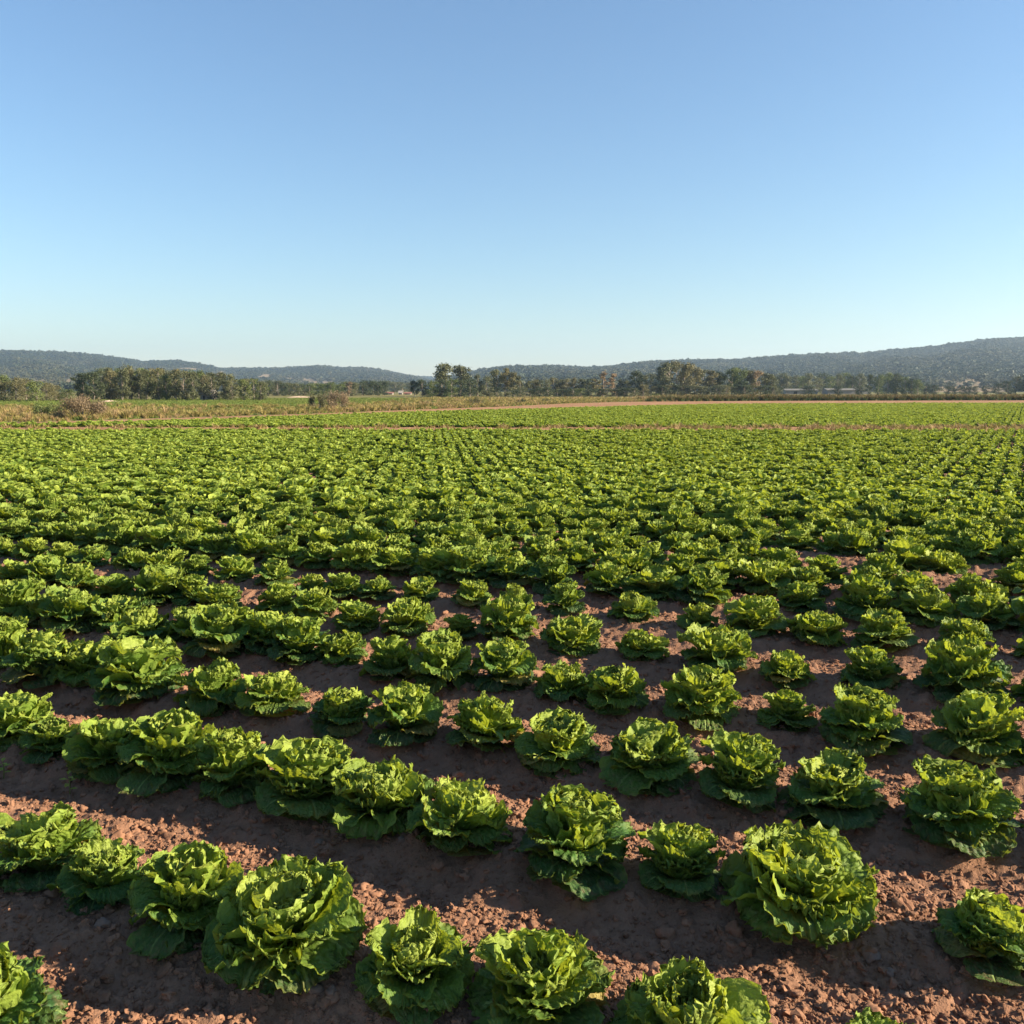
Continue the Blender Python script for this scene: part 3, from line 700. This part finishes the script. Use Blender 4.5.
def build_verge():
    r = np.random.default_rng(21)
    protos = [src(tuft_mesh('tuft', 1, 46, 0.55, 0.5, TUFT_DRY, 0.016)), src(tuft_mesh('tuft', 2, 40, 0.75, 0.4, TUFT_DRY, 0.016)),
              src(tuft_mesh('tuft', 3, 60, 0.40, 0.6, TUFT_OLIVE, 0.022)), src(tuft_mesh('tuft', 4, 60, 0.55, 0.5, TUFT_OLIVE, 0.022)),
              src(tuft_mesh('tuft', 5, 60, 0.28, 0.7, TUFT_GREEN, 0.018))]
    n = 100000
    x = r.uniform(-95, 75, n); y = r.uniform(36, 150, n)
    e = np.maximum(edge_y(x), strip_y(x)) + 0.3
    far = np.interp(x, [-100, -20, 0, 20, 40, 75], [112, 150, 150, 140, 132, 132])
    pick = (y > e) & (y < far) & (np.abs(x) < 0.68 * y + 3)
    x, y, e = x[pick], y[pick], e[pick]
    dd = y - e
    k = fbm(x * 0.12, y * 0.12, 3, 2)
    dens = np.where(dd < 16, 1.0, 0.55) * (0.75 + 0.5 * k)
    pasture = (x < -15) & (y > 78)
    keep = r.random(len(x)) < dens
    x, y, dd, k, pasture = x[keep], y[keep], dd[keep], k[keep], pasture[keep]
    u = r.random(len(x))
    idx = np.where(dd < 1.3, r.integers(0, 2, len(x)), np.where(u < 0.10 + 0.5 * k, r.integers(0, 2, len(x)), r.integers(2, 4, len(x))))
    idx = np.where((pasture & (dd > 12)) | (r.random(len(x)) < 0.25) | ((x < -8) & (dd > 9 + 4 * k) & (r.random(len(x)) < 0.5)), 4, idx)
    scl = r.uniform(0.5, 1.05, len(x)) * np.where(dd < 1.5, 0.55, 0.85) * (1 + 0.7 * np.clip(k, 0, 1)) * 0.85
    rot = np.zeros((len(x), 3)); rot[:, 2] = r.uniform(0, 6.28, len(x)); rot[:, 0] = r.normal(size=len(x)) * 0.12
    tag(scatter('dry_grass', np.stack([x, y, np.zeros_like(x)], -1), rot, scl, idx, protos), 'dry tan and olive grass and weeds along the far field edge', 'grass')
    # reedy bank behind the bare strip on the right
    protos = [src(tuft_mesh('reed', 11, 70, 0.9, 0.6, TUFT_REED, 0.022)), src(tuft_mesh('reed', 12, 70, 0.75, 0.7, TUFT_REED, 0.024)), src(tuft_mesh('reed', 13, 50, 0.7, 0.5, TUFT_DRY, 0.02))]
    n = 9000
    x = r.uniform(16, 100, n); w = r.random(n); y = strip_y(x) + 0.5 + w * 14
    den = np.clip((x - 16) / 8, 0.15, 1)
    keep = (r.random(n) < den) & (x < 0.68 * y + 4)
    x, y, w = x[keep], y[keep], w[keep]
    idx = np.where(w < 0.45, r.integers(0, 2, len(x)), np.where(r.random(len(x)) < 0.6, 2, 1))
    scl = r.uniform(0.7, 1.15, len(x)); rot = np.zeros((len(x), 3)); rot[:, 2] = r.uniform(0, 6.28, len(x))
    tag(scatter('reeds', np.stack([x, y, np.zeros_like(x)], -1), rot, scl, idx, protos), 'dark green reedy bank with tan tips behind the bare strip', 'reeds')
    # sparse weeds on the dirt track
    n = 2200; x = r.uniform(-40, 40, n); y = r.uniform(31.3, 35.0, n)
    protos = [src(tuft_mesh('weed', 21, 26, 0.16, 0.3, TUFT_OLIVE, 0.012)), src(tuft_mesh('weed', 22, 26, 0.22, 0.3, TUFT_DRY, 0.01))]
    keep = r.random(n) < (0.25 + 0.9 * np.clip(x / 25, 0, 1))
    x, y = x[keep], y[keep]; rot = np.zeros((len(x), 3)); rot[:, 2] = r.uniform(0, 6.28, len(x))
    tag(scatter('track_weeds', np.stack([x, y, np.full_like(x, 0.03)], -1), rot, r.uniform(0.6, 1.3, len(x)), r.integers(0, 2, len(x)), protos), 'sparse weeds growing on the dirt track across the field', 'weeds')
build_verge()

# ------------------------------------------------------------------ lettuces
def leaf_surface(r, L, W, th0, th1, cup, ruff, nu, nv, tone, nwave):
    u = 1 - (1 - np.linspace(0, 1, nu)) ** 1.6; v = np.sin(np.linspace(-1, 1, nv) * 1.35) / math.sin(1.35)
    th = th0 + (th1 - th0) * u ** 1.5
    du = np.diff(u, prepend=0) * L
    mr = 0.010 + np.cumsum(np.cos(th) * du); mz = np.cumsum(np.sin(th) * du)
    um = 0.60
    w = np.where(u < um, 0.15 + 0.85 * np.sin(np.pi / 2 * np.clip(u / um, 0, 1)) ** 1.2, np.clip(1 - (np.clip(u - um, 0, 1) / (1.005 - um)) ** 2.6, 0.004, 1) ** 0.5) * W
    U, Vv = np.meshgrid(u, v, indexing='ij')
    Wd = w[:, None]
    phi = np.arctan2(Vv * Wd / W, (U - 0.30) * 1.25)              # angle around the leaf, so folds fan out to the rim
    p1, p2, p3, p4 = r.uniform(0, 6.28, 4)
    rim = np.maximum(np.abs(Vv) ** 2.4, np.clip((U - 0.55) / 0.45, 0, 1) ** 2.0)
    rim = rim * np.clip((U - 0.10) / 0.3, 0, 1)
    ph = phi + 0.16 * np.sin(2 * phi + p3) + 0.10 * np.sin(5 * phi + p4)
    am = 0.65 + 0.5 * np.sin(2.3 * phi + p2)                       # some stretches are frillier
    wave = am * np.sin(nwave * ph + p1) * 0.8 + 0.45 * np.sin(nwave * 1.73 * ph + p2) + 0.42 * rim ** 2 * np.sin(nwave * 2.9 * ph + p3)
    slow = 0.040 * W * np.sin(3 * phi + p4) * np.clip(rim * 1.5, 0, 1) * 1.6 + 0.05 * W * np.sin(U * 7 + p1) * (1 - np.abs(Vv) * 0.5) * U
    sc = 1 + rim * (0.035 * np.sin(nwave * 1.4 * phi + p2) + 0.05 * np.sin(5.1 * phi + p3) + 0.03 * np.sin(nwave * 2.6 * phi + p1))
    a = cup * np.abs(Vv)
    lat = Vv * Wd * np.sin(a + 1e-6) / (a + 1e-6) * sc
    nor = np.abs(Vv) * Wd * (1 - np.cos(a)) / (a + 1e-6)
    bl = 0.0095 * fbm(U * L * 120 + p1 * 9, Vv * Wd * 120 + p2 * 9, 3, int(p3 * 100)) * np.clip(U * 3, 0, 1)   # blistered blade
    nor = nor + ruff * W * rim * wave + slow + bl
    lat = lat + 0.45 * ruff * W * rim * np.cos(nwave * ph + p1 + 0.8)
    ext = 0.55 * ruff * W * np.clip((U - 0.6) / 0.4, 0, 1) * np.sin(nwave * 1.4 * phi + p2)
    tx, tz = np.cos(th)[:, None], np.sin(th)[:, None]
    X = mr[:, None] - tz * nor + tx * ext; Z = mz[:, None] + tx * nor + tz * ext; Y = lat
    mid = np.clip(1 - np.abs(Vv) * Wd / (0.011 * (1 - 0.8 * U) + 0.0012), 0, 1) ** 0.7
    sv = np.abs(((U - 0.34 * np.abs(Vv)) * 6.0 + 0.3 * np.sign(Vv)) % 1 - 0.5) * 2
    side = np.clip((sv - 0.84) / 0.16, 0, 1) * 0.55 * (1 - np.abs(Vv) ** 3)
    vein = np.maximum(mid, side * np.clip(U * 2.5, 0, 1))
    edge = np.clip((rim - 0.5) / 0.5, 0, 1)
    return np.stack([X, Y, Z], -1).reshape(-1, 3), np.full(X.size, tone), edge.ravel(), vein.ravel()

def lettuce_mesh(seed, style, nu, nv, thin=1.0):
    """returns (outer leaves, heart) as mesh data; about 0.165 m radius, 0.26 m tall"""
    r = np.random.default_rng(seed)
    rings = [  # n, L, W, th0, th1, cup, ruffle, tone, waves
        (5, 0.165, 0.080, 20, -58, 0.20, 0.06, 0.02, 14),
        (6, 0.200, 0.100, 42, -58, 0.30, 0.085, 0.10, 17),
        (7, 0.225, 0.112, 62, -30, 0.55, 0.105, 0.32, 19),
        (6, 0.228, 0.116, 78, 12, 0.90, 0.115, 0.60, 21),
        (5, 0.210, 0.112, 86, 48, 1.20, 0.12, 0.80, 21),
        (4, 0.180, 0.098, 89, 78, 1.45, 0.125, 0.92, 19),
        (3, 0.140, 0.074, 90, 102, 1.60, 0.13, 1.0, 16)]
    hv = r.uniform(0.86, 1.16); rings = [(n + int(r.integers(-1, 2)), L * (1 + (hv - 1) * 0.8), W * r.uniform(0.9, 1.12), a0, a1, c0, rf, tn, nw) for n, L, W, a0, a1, c0, rf, tn, nw in rings]
    lean = r.normal(size=2) * 7.0
    opn = {'open': -10, 'upright': 9, 'tight': 4, 'sprawl': -16}[style]
    parts = [[], []]
    ga = r.uniform(0, 6.28)
    for ri, (n, L, W, t0, t1, cup, rf, tone, nw) in enumerate(rings):
        if style == 'open' and ri == 6: n = 2
        if style == 'sprawl' and ri >= 5: n -= 1
        n = max(2, int(round(n * thin)))
        for k in range(n):
            ang = ga + 2 * math.pi * (k + r.uniform(-0.22, 0.22)) / n
            lf = r.uniform(0.78, 1.18); dl = lean[0] * math.cos(ang) + lean[1] * math.sin(ang); od = float(ri < 2 and r.random() < 0.13)
            o2 = opn * min(1, ri / 2.0)
            V, T, E, VE = leaf_surface(r, L * lf, W * r.uniform(0.88, 1.15) / math.sqrt(thin), R(min(92, t0 + o2 + dl * 0.6 + r.normal() * 7)), R(t1 + o2 + dl + r.normal() * 15), cup * r.uniform(0.7, 1.2), rf * r.uniform(0.75, 1.3), nu, nv, min(1, max(0, tone + r.normal() * 0.06)), (nw if nu > 12 else nw * 0.5) + r.integers(-1, 2))
            tw = r.normal() * 0.16; c, s = math.cos(tw), math.sin(tw)       # twist about the leaf's own run
            V[:, 1] *= 1; V = V + np.array([0, 0, 0.004 * ri])
            y2 = V[:, 1] * c - (V[:, 2] - V[:, 2].mean()) * s * 0.5; V = np.stack([V[:, 0], y2, V[:, 2] + V[:, 1] * s * 0.7], -1)
            ca, sa = math.cos(ang), math.sin(ang)
            V = np.stack([V[:, 0] * ca - V[:, 1] * sa, V[:, 0] * sa + V[:, 1] * ca, V[:, 2]], -1)
            V[:, 2] = np.where(V[:, 2] < 0.008, 0.008 + 0.25 * np.abs(V[:, 2]) * 0.2 + 0.004 * r.random(), V[:, 2])
            parts[0 if ri < 4 else 1].append((V, T, E, VE, np.full(len(T), od)))
        ga += 2 * math.pi * 0.382
    allv = np.concatenate([v for p in parts for v, *_ in p]); rad = np.percentile(np.hypot(allv[:, 0], allv[:, 1]), 96)
    kr = 0.172 / rad; kz = kr * min(1.1, max(0.78, (0.220 * hv) / (np.percentile(allv[:, 2], 99.5) * kr)))
    out = []
    for p in parts:
        V, F, T, E, VE, OD, o = [], [], [], [], [], [], 0
        for v, t, e, ve, od in p:
            V.append(v * (kr, kr, kz)); F.append(grid_faces(nu, nv, o)); o += len(v); T.append(t); E.append(e); VE.append(ve); OD.append(od)
        out.append(tuple(np.concatenate(q) for q in (V, F, T, E, VE, OD)))
    return out

STYLES = ['tight', 'open', 'upright', 'tight', 'sprawl', 'open', 'tight', 'upright', 'sprawl', 'tight', 'open', 'upright', 'tight', 'open', 'sprawl', 'upright']
NEAR_PROTO = []
for i, st in enumerate(STYLES):
    (a, b) = lettuce_mesh(500 + i, st, 26, 81)
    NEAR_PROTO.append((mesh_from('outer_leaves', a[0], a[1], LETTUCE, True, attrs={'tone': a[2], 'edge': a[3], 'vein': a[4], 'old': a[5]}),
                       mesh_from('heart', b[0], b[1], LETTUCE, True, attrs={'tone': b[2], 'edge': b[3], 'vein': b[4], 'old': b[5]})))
FAR_PROTO = []
for i, st in enumerate(STYLES[:8]):
    (a, b) = lettuce_mesh(700 + i, st, 9, 21, 1.0)
    V = np.concatenate([a[0], b[0]]); Fm = np.concatenate([a[1], b[1] + len(a[0])])
    FAR_PROTO.append(mesh_from('far lettuce', V, Fm, LETTUCE, True, attrs={k: np.concatenate([a[j], b[j]]) for k, j in (('tone', 2), ('edge', 3), ('vein', 4), ('old', 5))}))

# plants read off the photograph: x range and lower edge of each head, row by row from the bottom
ROWS = [
    [(0, 95, 885), (60, 150, 910), (135, 245, 950), (220, 365, 993), (355, 470, 1018), (468, 615, 1040), (615, 765, 1080), (830, 930, 1090)],
    [(-20, 52, 745), (27, 70, 760), (65, 150, 780), (125, 217, 790), (195, 270, 805), (256, 356, 820), (330, 425, 835), (410, 512, 868), (517, 630, 895), (640, 725, 905), (730, 870, 945), (945, 1045, 985)],
    [(0, 70, 690), (55, 115, 687), (95, 175, 705), (178, 243, 715), (240, 305, 722), (312, 370, 738), (368, 440, 750), (443, 520, 758), (520, 597, 775), (607, 697, 790), (702, 785, 815), (793, 886, 830), (912, 1018, 855)],
    [(-15, 45, 622), (42, 100, 632), (112, 168, 650), (185, 250, 660), (270, 330, 668), (318, 362, 668), (363, 420, 685), (408, 473, 690), (473, 535, 692), (537, 590, 705), (588, 645, 715), (668, 740, 728), (762, 815, 732), (828, 908, 755), (938, 1022, 762)],
    [(0, 35, 585), (57, 95, 595), (95, 130, 600), (132, 185, 605), (200, 240, 615), (260, 300, 615), (292, 335, 620), (333, 376, 632), (383, 430, 635), (443, 478, 642), (480, 535, 644), (548, 598, 655), (620, 665, 662), (685, 748, 675), (770, 815, 690), (845, 900, 690), (928, 1003, 702)],
    [(290, 325, 598), (325, 360, 600), (360, 395, 601), (405, 438, 602), (453, 490, 608), (497, 530, 612), (549, 585, 615), (612, 655, 622), (680, 717, 630), (730, 785, 635), (793, 843, 645), (858, 913, 650), (943, 988, 655)],
]
def build_plants():
    r = np.random.default_rng(42); rr = random.Random(42)
    pl = []                                   # x, y, radius, row
    for k, row in enumerate(ROWS):
        ps = []
        for x0, x1, yb in row:
            x, y = at((x0 + x1) / 2, yb); rad = (x1 - x0) / 2 * y / F_PX / (1 - 0.35 * (x1 - x0) / F_PX)
            d = math.hypot(x, y); f = 1 + 0.7 * rad / d; x, y = x * f, y * f
            yl = SLOPE * x + Y0 + DY * k
            ps.append((x, y + 0.4 * (yl - y), min(0.205, max(0.110, rad * (1.10 if (x < -0.15 * y and k > 1) or k > 2 else 1.05))), k))
        ps.sort()
        full = [ps[0]]
        for a, b in zip(ps, ps[1:]):          # fill what stands hidden behind other heads
            g = b[0] - a[0]; m = int(round(g / (0.35 if k < 2 else 0.31))) - 1
            for j in range(m):
                if k <= 2 and b[0] > 0.2: continue
                x = a[0] + g * (j + 1) / (m + 1); full.append((x, SLOPE * x + Y0 + DY * k + rr.uniform(-.04, .04), rr.uniform(.15, .18), k))
            full.append(b)
        x = full[0][0] - 0.35                  # carry the row on past the frame on both sides
        while x > -0.62 * (SLOPE * x + Y0 + DY * k) - 4 and x > -12:
            full.append((x + rr.uniform(-.03, .03), SLOPE * x + Y0 + DY * k + rr.uniform(-.04, .04), rr.uniform(.13, .17), k)); x -= 0.345
        x = max(p[0] for p in full) + 0.36
        while x < 0.6 * (SLOPE * x + Y0 + DY * k) + 3.0 and SLOPE * x + Y0 + DY * k > 0.3:
            full.append((x + rr.uniform(-.03, .03), SLOPE * x + Y0 + DY * k + rr.uniform(-.04, .04), rr.uniform(.13, .17), k)); x += 0.36
        pl += full
    pl.append((-1.24, 1.93, 0.165, -1))
    for x in (-1.6, -1.95, -2.3): pl.append((x, SLOPE * x + 1.25 + 0.1, 0.16, -1))
    # the regular planting beyond, a lattice with small irregularities
    c = Y0 + DY * 5; k = 5
    while c < 150:
        k += 1; c += max(0.47, DY - 0.045 * (k - 5)); sp = 0.32 if k < 9 else 0.285 if k < 12 else 0.25
        # x where the row meets the sides of the view wedge
        x0 = -(0.62 * c + 3) / (1 - 0.62 * 0.42 + 1e-6); x1 = (0.62 * c + 3) / (1 + 0.62 * 0.42)
        j0, j1 = int(x0 / sp) - 1, int(x1 / sp) + 1
        x = (np.arange(j0, j1) * sp - (0.091 * c) % sp) / 0.962 + r.normal(size=j1 - j0) * (0.03 if k < 12 else 0.018)
        y = SLOPE * x + c + r.normal(size=len(x)) * (0.035 if k < 12 else 0.02)
        ok = (y < edge_y(x)) & ~((y > 31.2) & (y < 35.0)) & (y > 0.3) & (x > -0.64 * y - 3.5) & (x < 0.64 * y + 3.5)
        gap = (r.random(len(x)) < 0.015 + 0.07 * ((x > 1.0) & (y < 11)))
        gap |= (k == 13) & (x > 2.2) & (x < 5.5) & (r.random(len(x)) < 0.75)           # the thin row on the right
        gap |= (fbm(x * 0.35, y * 0.35, 2, 77) > 0.40) & (r.random(len(x)) < 0.35) & (y < 25)
        rb = np.interp(y, [5, 9, 14, 22], [0.194, 0.174, 0.140, 0.123]) + np.where(x < 0.02 * y, 0.008, 0.0)
        rad = (rb + r.normal(size=len(x)) * 0.016) * (1 + 0.07 * fbm(x * 0.4, y * 0.4, 2, 5))
        for a, b, q, g in zip(x, y, rad, ok & ~gap):
            if g: pl.append((a, b, min(0.215, max(0.085, q)), k))
    return pl

ORD = ['', 'first', 'second', 'third', 'fourth', 'fifth', 'sixth', 'seventh', 'eighth', 'ninth', 'tenth', 'eleventh', 'twelfth', 'thirteenth', 'fourteenth', 'fifteenth', 'sixteenth', 'seventeenth', 'eighteenth', 'nineteenth', 'twentieth']
TENS = {2: 'twenty', 3: 'thirty', 4: 'forty', 5: 'fifty'}
def ordinal(n):
    if n <= 20: return ORD[n]
    return {3: 'thirtieth', 4: 'fortieth', 5: 'fiftieth'}[n // 10] if n % 10 == 0 else TENS[n // 10] + '-' + ORD[n % 10]

def build_lettuces():
    pl = build_plants(); P = np.array([p[:3] for p in pl]); K = np.array([p[3] for p in pl])
    u, v = project(P[:, 0], P[:, 1], 0.10); wpx = P[:, 2] * F_PX / P[:, 1]
    inview = (P[:, 1] > 1.2) & (u > -0.6 * wpx) & (u < 1024 + 0.6 * wpx) & (v < 1024 + 0.9 * wpx)
    order = np.argsort(np.where(inview, P[:, 1], 1e9))[:300]
    near = np.zeros(len(P), bool); near[order] = True; near &= inview
    r = np.random.default_rng(9)
    var = r.integers(0, len(NEAR_PROTO), len(P)); rz = r.uniform(0, 6.28, len(P)); tilt = r.normal(size=(len(P), 2)) * 0.07
    hs = r.uniform(0.9, 1.12, len(P))
    gz = ground_z(P[:, 0], P[:, 1], False) - 0.006
    for row in sorted(set(K[near])):
        ids = [i for i in np.where(near & (K == row))[0]]; ids.sort(key=lambda i: u[i]); n = len(ids)
        med = np.median(P[ids, 2])
        for j, i in enumerate(ids):
            rad = P[i, 2]; size = 'large' if rad > 0.170 else 'small' if rad < 0.128 else 'medium'
            look = {'tight': 'full', 'open': 'open', 'upright': 'upright', 'sprawl': 'loose'}[STYLES[var[i]]]
            if row == -1: place = 'cut off by the bottom left corner, before the front row'
            else:
                side = 'left' if j < n / 2 else 'right'; cnt = j + 1 if side == 'left' else n - j
                where = 'front row' if row == 0 else ordinal(int(row) + 1) + ' row from front'
                place = '%s in from the %s in the %s' % (ordinal(cnt), side, where)
            lab = '%s %s lettuce, %s' % (size, look, place)
            o = bpy.data.objects.new('lettuce', None); C.objects.link(o); o.empty_display_size = 0.1
            o.location = (P[i, 0], P[i, 1], gz[i]); o.rotation_euler = (tilt[i, 0], tilt[i, 1], rz[i])
            s = rad / 0.168; o.scale = (s, s, s * hs[i] * 0.96)
            tag(o, lab, 'lettuce', 'lettuces planted in rows in the field')
            om, hm = NEAR_PROTO[var[i]]
            link('outer_leaves', om, o); link('heart', hm, o)
    rest = ~near
    pts = np.stack([P[rest, 0], P[rest, 1], gz[rest]], -1)
    rot = np.stack([tilt[rest, 0], tilt[rest, 1], rz[rest]], -1)
    s = P[rest, 2] / 0.172; scl = np.stack([s, s, s * hs[rest]], -1)
    tag(scatter('lettuce_field', pts, rot, scl, var[rest] % len(FAR_PROTO), [src(m) for m in FAR_PROTO]), 'rows of green lettuce filling the field behind the front rows', 'lettuces')
    print('lettuces', near.sum(), 'rest', rest.sum(), 'max near dist', P[near, 1].max())
build_lettuces()

# ------------------------------------------------------------------ clods, stones, seedlings
def clod_mesh(seed, sub=2):
    import bmesh
    bm = bmesh.new(); bmesh.ops.create_icosphere(bm, subdivisions=sub, radius=1.0)
    r = np.random.default_rng(seed); st = np.array([1, r.uniform(0.65, 1.0), r.uniform(0.5, 0.8)])
    pl = [(r.normal(size=3), r.uniform(0.45, 0.85)) for _ in range(11)]
    for vtx in bm.verts:
        p = np.array(vtx.co)
        for nrm, d in pl:                     # chip flat faces off
            nn = nrm / np.linalg.norm(nrm); h = p @ nn
            if h > d: p = p - nn * (h - d) * 0.85
        k = fbm(np.array([p[0] * 2.4 + p[2] * 1.1 + seed]), np.array([p[1] * 2.4 + p[2] * 1.9]), 4, seed)[0]
        vtx.co = Vector(p * st * (1 + 0.75 * k))
    me = bpy.data.meshes.new('clod'); bm.to_mesh(me); bm.free(); me.materials.append(CLOD)
    for f in me.polygons: f.use_smooth = (seed % 2 == 0)
    return me

def build_clods():
    r = np.random.default_rng(33); n = 300000
    y = 1.3 + 11 * r.random(n) ** 1.9; x = r.uniform(-1, 1, n) * (0.66 * y + 0.6)
    q = (y - SLOPE * x - Y0) / DY; q -= np.floor(q)
    dens = np.where(q < 0.60, 1.0, 0.8) * (0.8 + 0.5 * fbm(x * 1.5, y * 1.5, 2, 61))
    keep = r.random(n) < dens; x, y, q = x[keep], y[keep], q[keep]; n = len(x)
    sz = 0.0030 * (1 - r.random(n) * 0.992) ** -0.52
    sz = np.clip(sz, 0.003, 0.023) * np.where(q < 0.62, 1.0, 0.8)
    m = 900                                   # a few fist-sized lumps, half sunk
    y2 = 1.4 + 7 * r.random(m) ** 1.5; x2 = r.uniform(-1, 1, m) * (0.66 * y2 + 0.5)
    x = np.concatenate([x, x2]); y = np.concatenate([y, y2]); sz = np.concatenate([sz, r.uniform(0.016, 0.036, m)]); n = len(x)
    z = ground_z(x, y) + sz * np.where(sz > 0.02, -0.15, 0.15)
    rot = r.uniform(0, 6.28, (n, 3)); rot[:, :2] *= 0.15
    protos = [src(clod_mesh(s, 3)) for s in range(1, 9)]
    tag(scatter('soil_clods', np.stack([x, y, z], -1), rot, sz * r.uniform(0.85, 1.2, n), r.integers(0, 8, n), protos), 'red brown clods and crumbs of soil between the rows', 'soil')
build_clods()

STONE = simple_mat('grey brown stone', (0.19, 0.125, 0.09), 0.9, 6.0)
def build_stones():
    spots = [(314, 996, 20, 'pale oval stone lying just below the biggest lettuce of the front row'),
             (333, 1001, 14, 'greyish stone right beside the pale oval stone, below the front row'),
             (104, 932, 16, 'flat grey stone in the shaded furrow before the front row'),
             (868, 955, 20, 'angular grey stone right of the frilly big lettuce'),
             (890, 968, 13, 'small rounded stone close to the angular grey stone'),
             (775, 935, 14, 'dusky stone half under the frilly big lettuce'),
             (735, 930, 18, 'sunlit reddish stone standing alone in the shade'),
             (400, 845, 10, 'small round stone in the dark furrow behind the front row'),
             (318, 838, 11, 'round grey stone in the furrow under the second row'),
             (905, 985, 12, 'dull stone low in the shaded furrow at the right'),
             (920, 762, 8, 'little stone between two heads of the third row at the right')]
    for i, (px, py, w, lab) in enumerate(spots):
        x, y = at(px, py, -0.02); me = clod_mesh(40 + 2 * i, 3); me.materials[0] = STONE if i != 6 else CLOD; me.name = 'stone'
        s = w / 2 * y / F_PX * 1.15
        z = float(ground_z(np.array([x]), np.array([y]))[0]) + s * 0.2
        o = link('stone', me, None, (x, y, z)); o.scale = (s, s, s * (1.6 if i == 6 else 1)); o.rotation_euler = (0, 0, i * 1.3)
        tag(o, lab, 'stone')
build_stones()

def seedling(px, py, label, h=0.09):
    x, y = at(px, py, -0.03); r = np.random.default_rng(int(px)); V, F, L = [], [], []
    o = bpy.data.objects.new('weed_seedling', None); C.objects.link(o); o.location = (x, y, float(ground_z(np.array([x]), np.array([y]), False)[0])); tag(o, label, 'weed')
    tv, tf = tube([(0, 0, -0.01), (0.005, 0, h * 0.5), (0.0, 0.006, h)], [0.0022, 0.0018, 0.001], 5); link('stem', mesh_from('stem', tv, tf, TUFT_GREEN, attrs={'hgt': np.zeros(len(tv)), 'leaf': np.zeros(len(tv))}), o)
    for k in range(7):
        a = k * 2.4; b = np.array([math.cos(a), math.sin(a), 0.25]); s = np.array([-math.sin(a), math.cos(a), 0]); p = np.array([0, 0, h * (0.35 + 0.65 * k / 6)]); ln = 0.035; q = len(V)
        V += [p, p + b * ln * 0.5 + s * 0.009, p + b * ln + np.array([0, 0, -0.006]), p + b * ln * 0.5 - s * 0.009]; F.append((q, q + 1, q + 2, q + 3))
    link('leaf', mesh_from('leaf', np.array(V), np.array(F), LETTUCE, False, attrs={'tone': np.full(len(V), 0.8), 'edge': np.zeros(len(V)), 'vein': np.zeros(len(V))}), o)
seedling(69, 790, 'thin weed sprouting alone from the furrow under the second row')
seedling(3, 772, 'thin weed sprouting at the left edge under the second row', 0.07)

# ------------------------------------------------------------------ air
def build_haze():
    v, f = box(-3150, 3150, -40, 4100, -1.5, 190)
    m = bpy.data.materials.new('thin haze'); m.use_nodes = True; t = m.node_tree; t.nodes.clear()
    out = t.nodes.new('ShaderNodeOutputMaterial'); pv = t.nodes.new('ShaderNodeVolumePrincipled')
    pv.inputs['Color'].default_value = (0.58, 0.78, 1.0, 1); pv.inputs['Density'].default_value = 0.00020; pv.inputs['Anisotropy'].default_value = 0.3
    t.links.new(pv.outputs[0], out.inputs['Volume'])
    o = link('haze', mesh_from('haze', v, f, m, False)); tag(o, 'thin pale blue haze in the air over the fields', 'haze', kind='stuff')
build_haze()
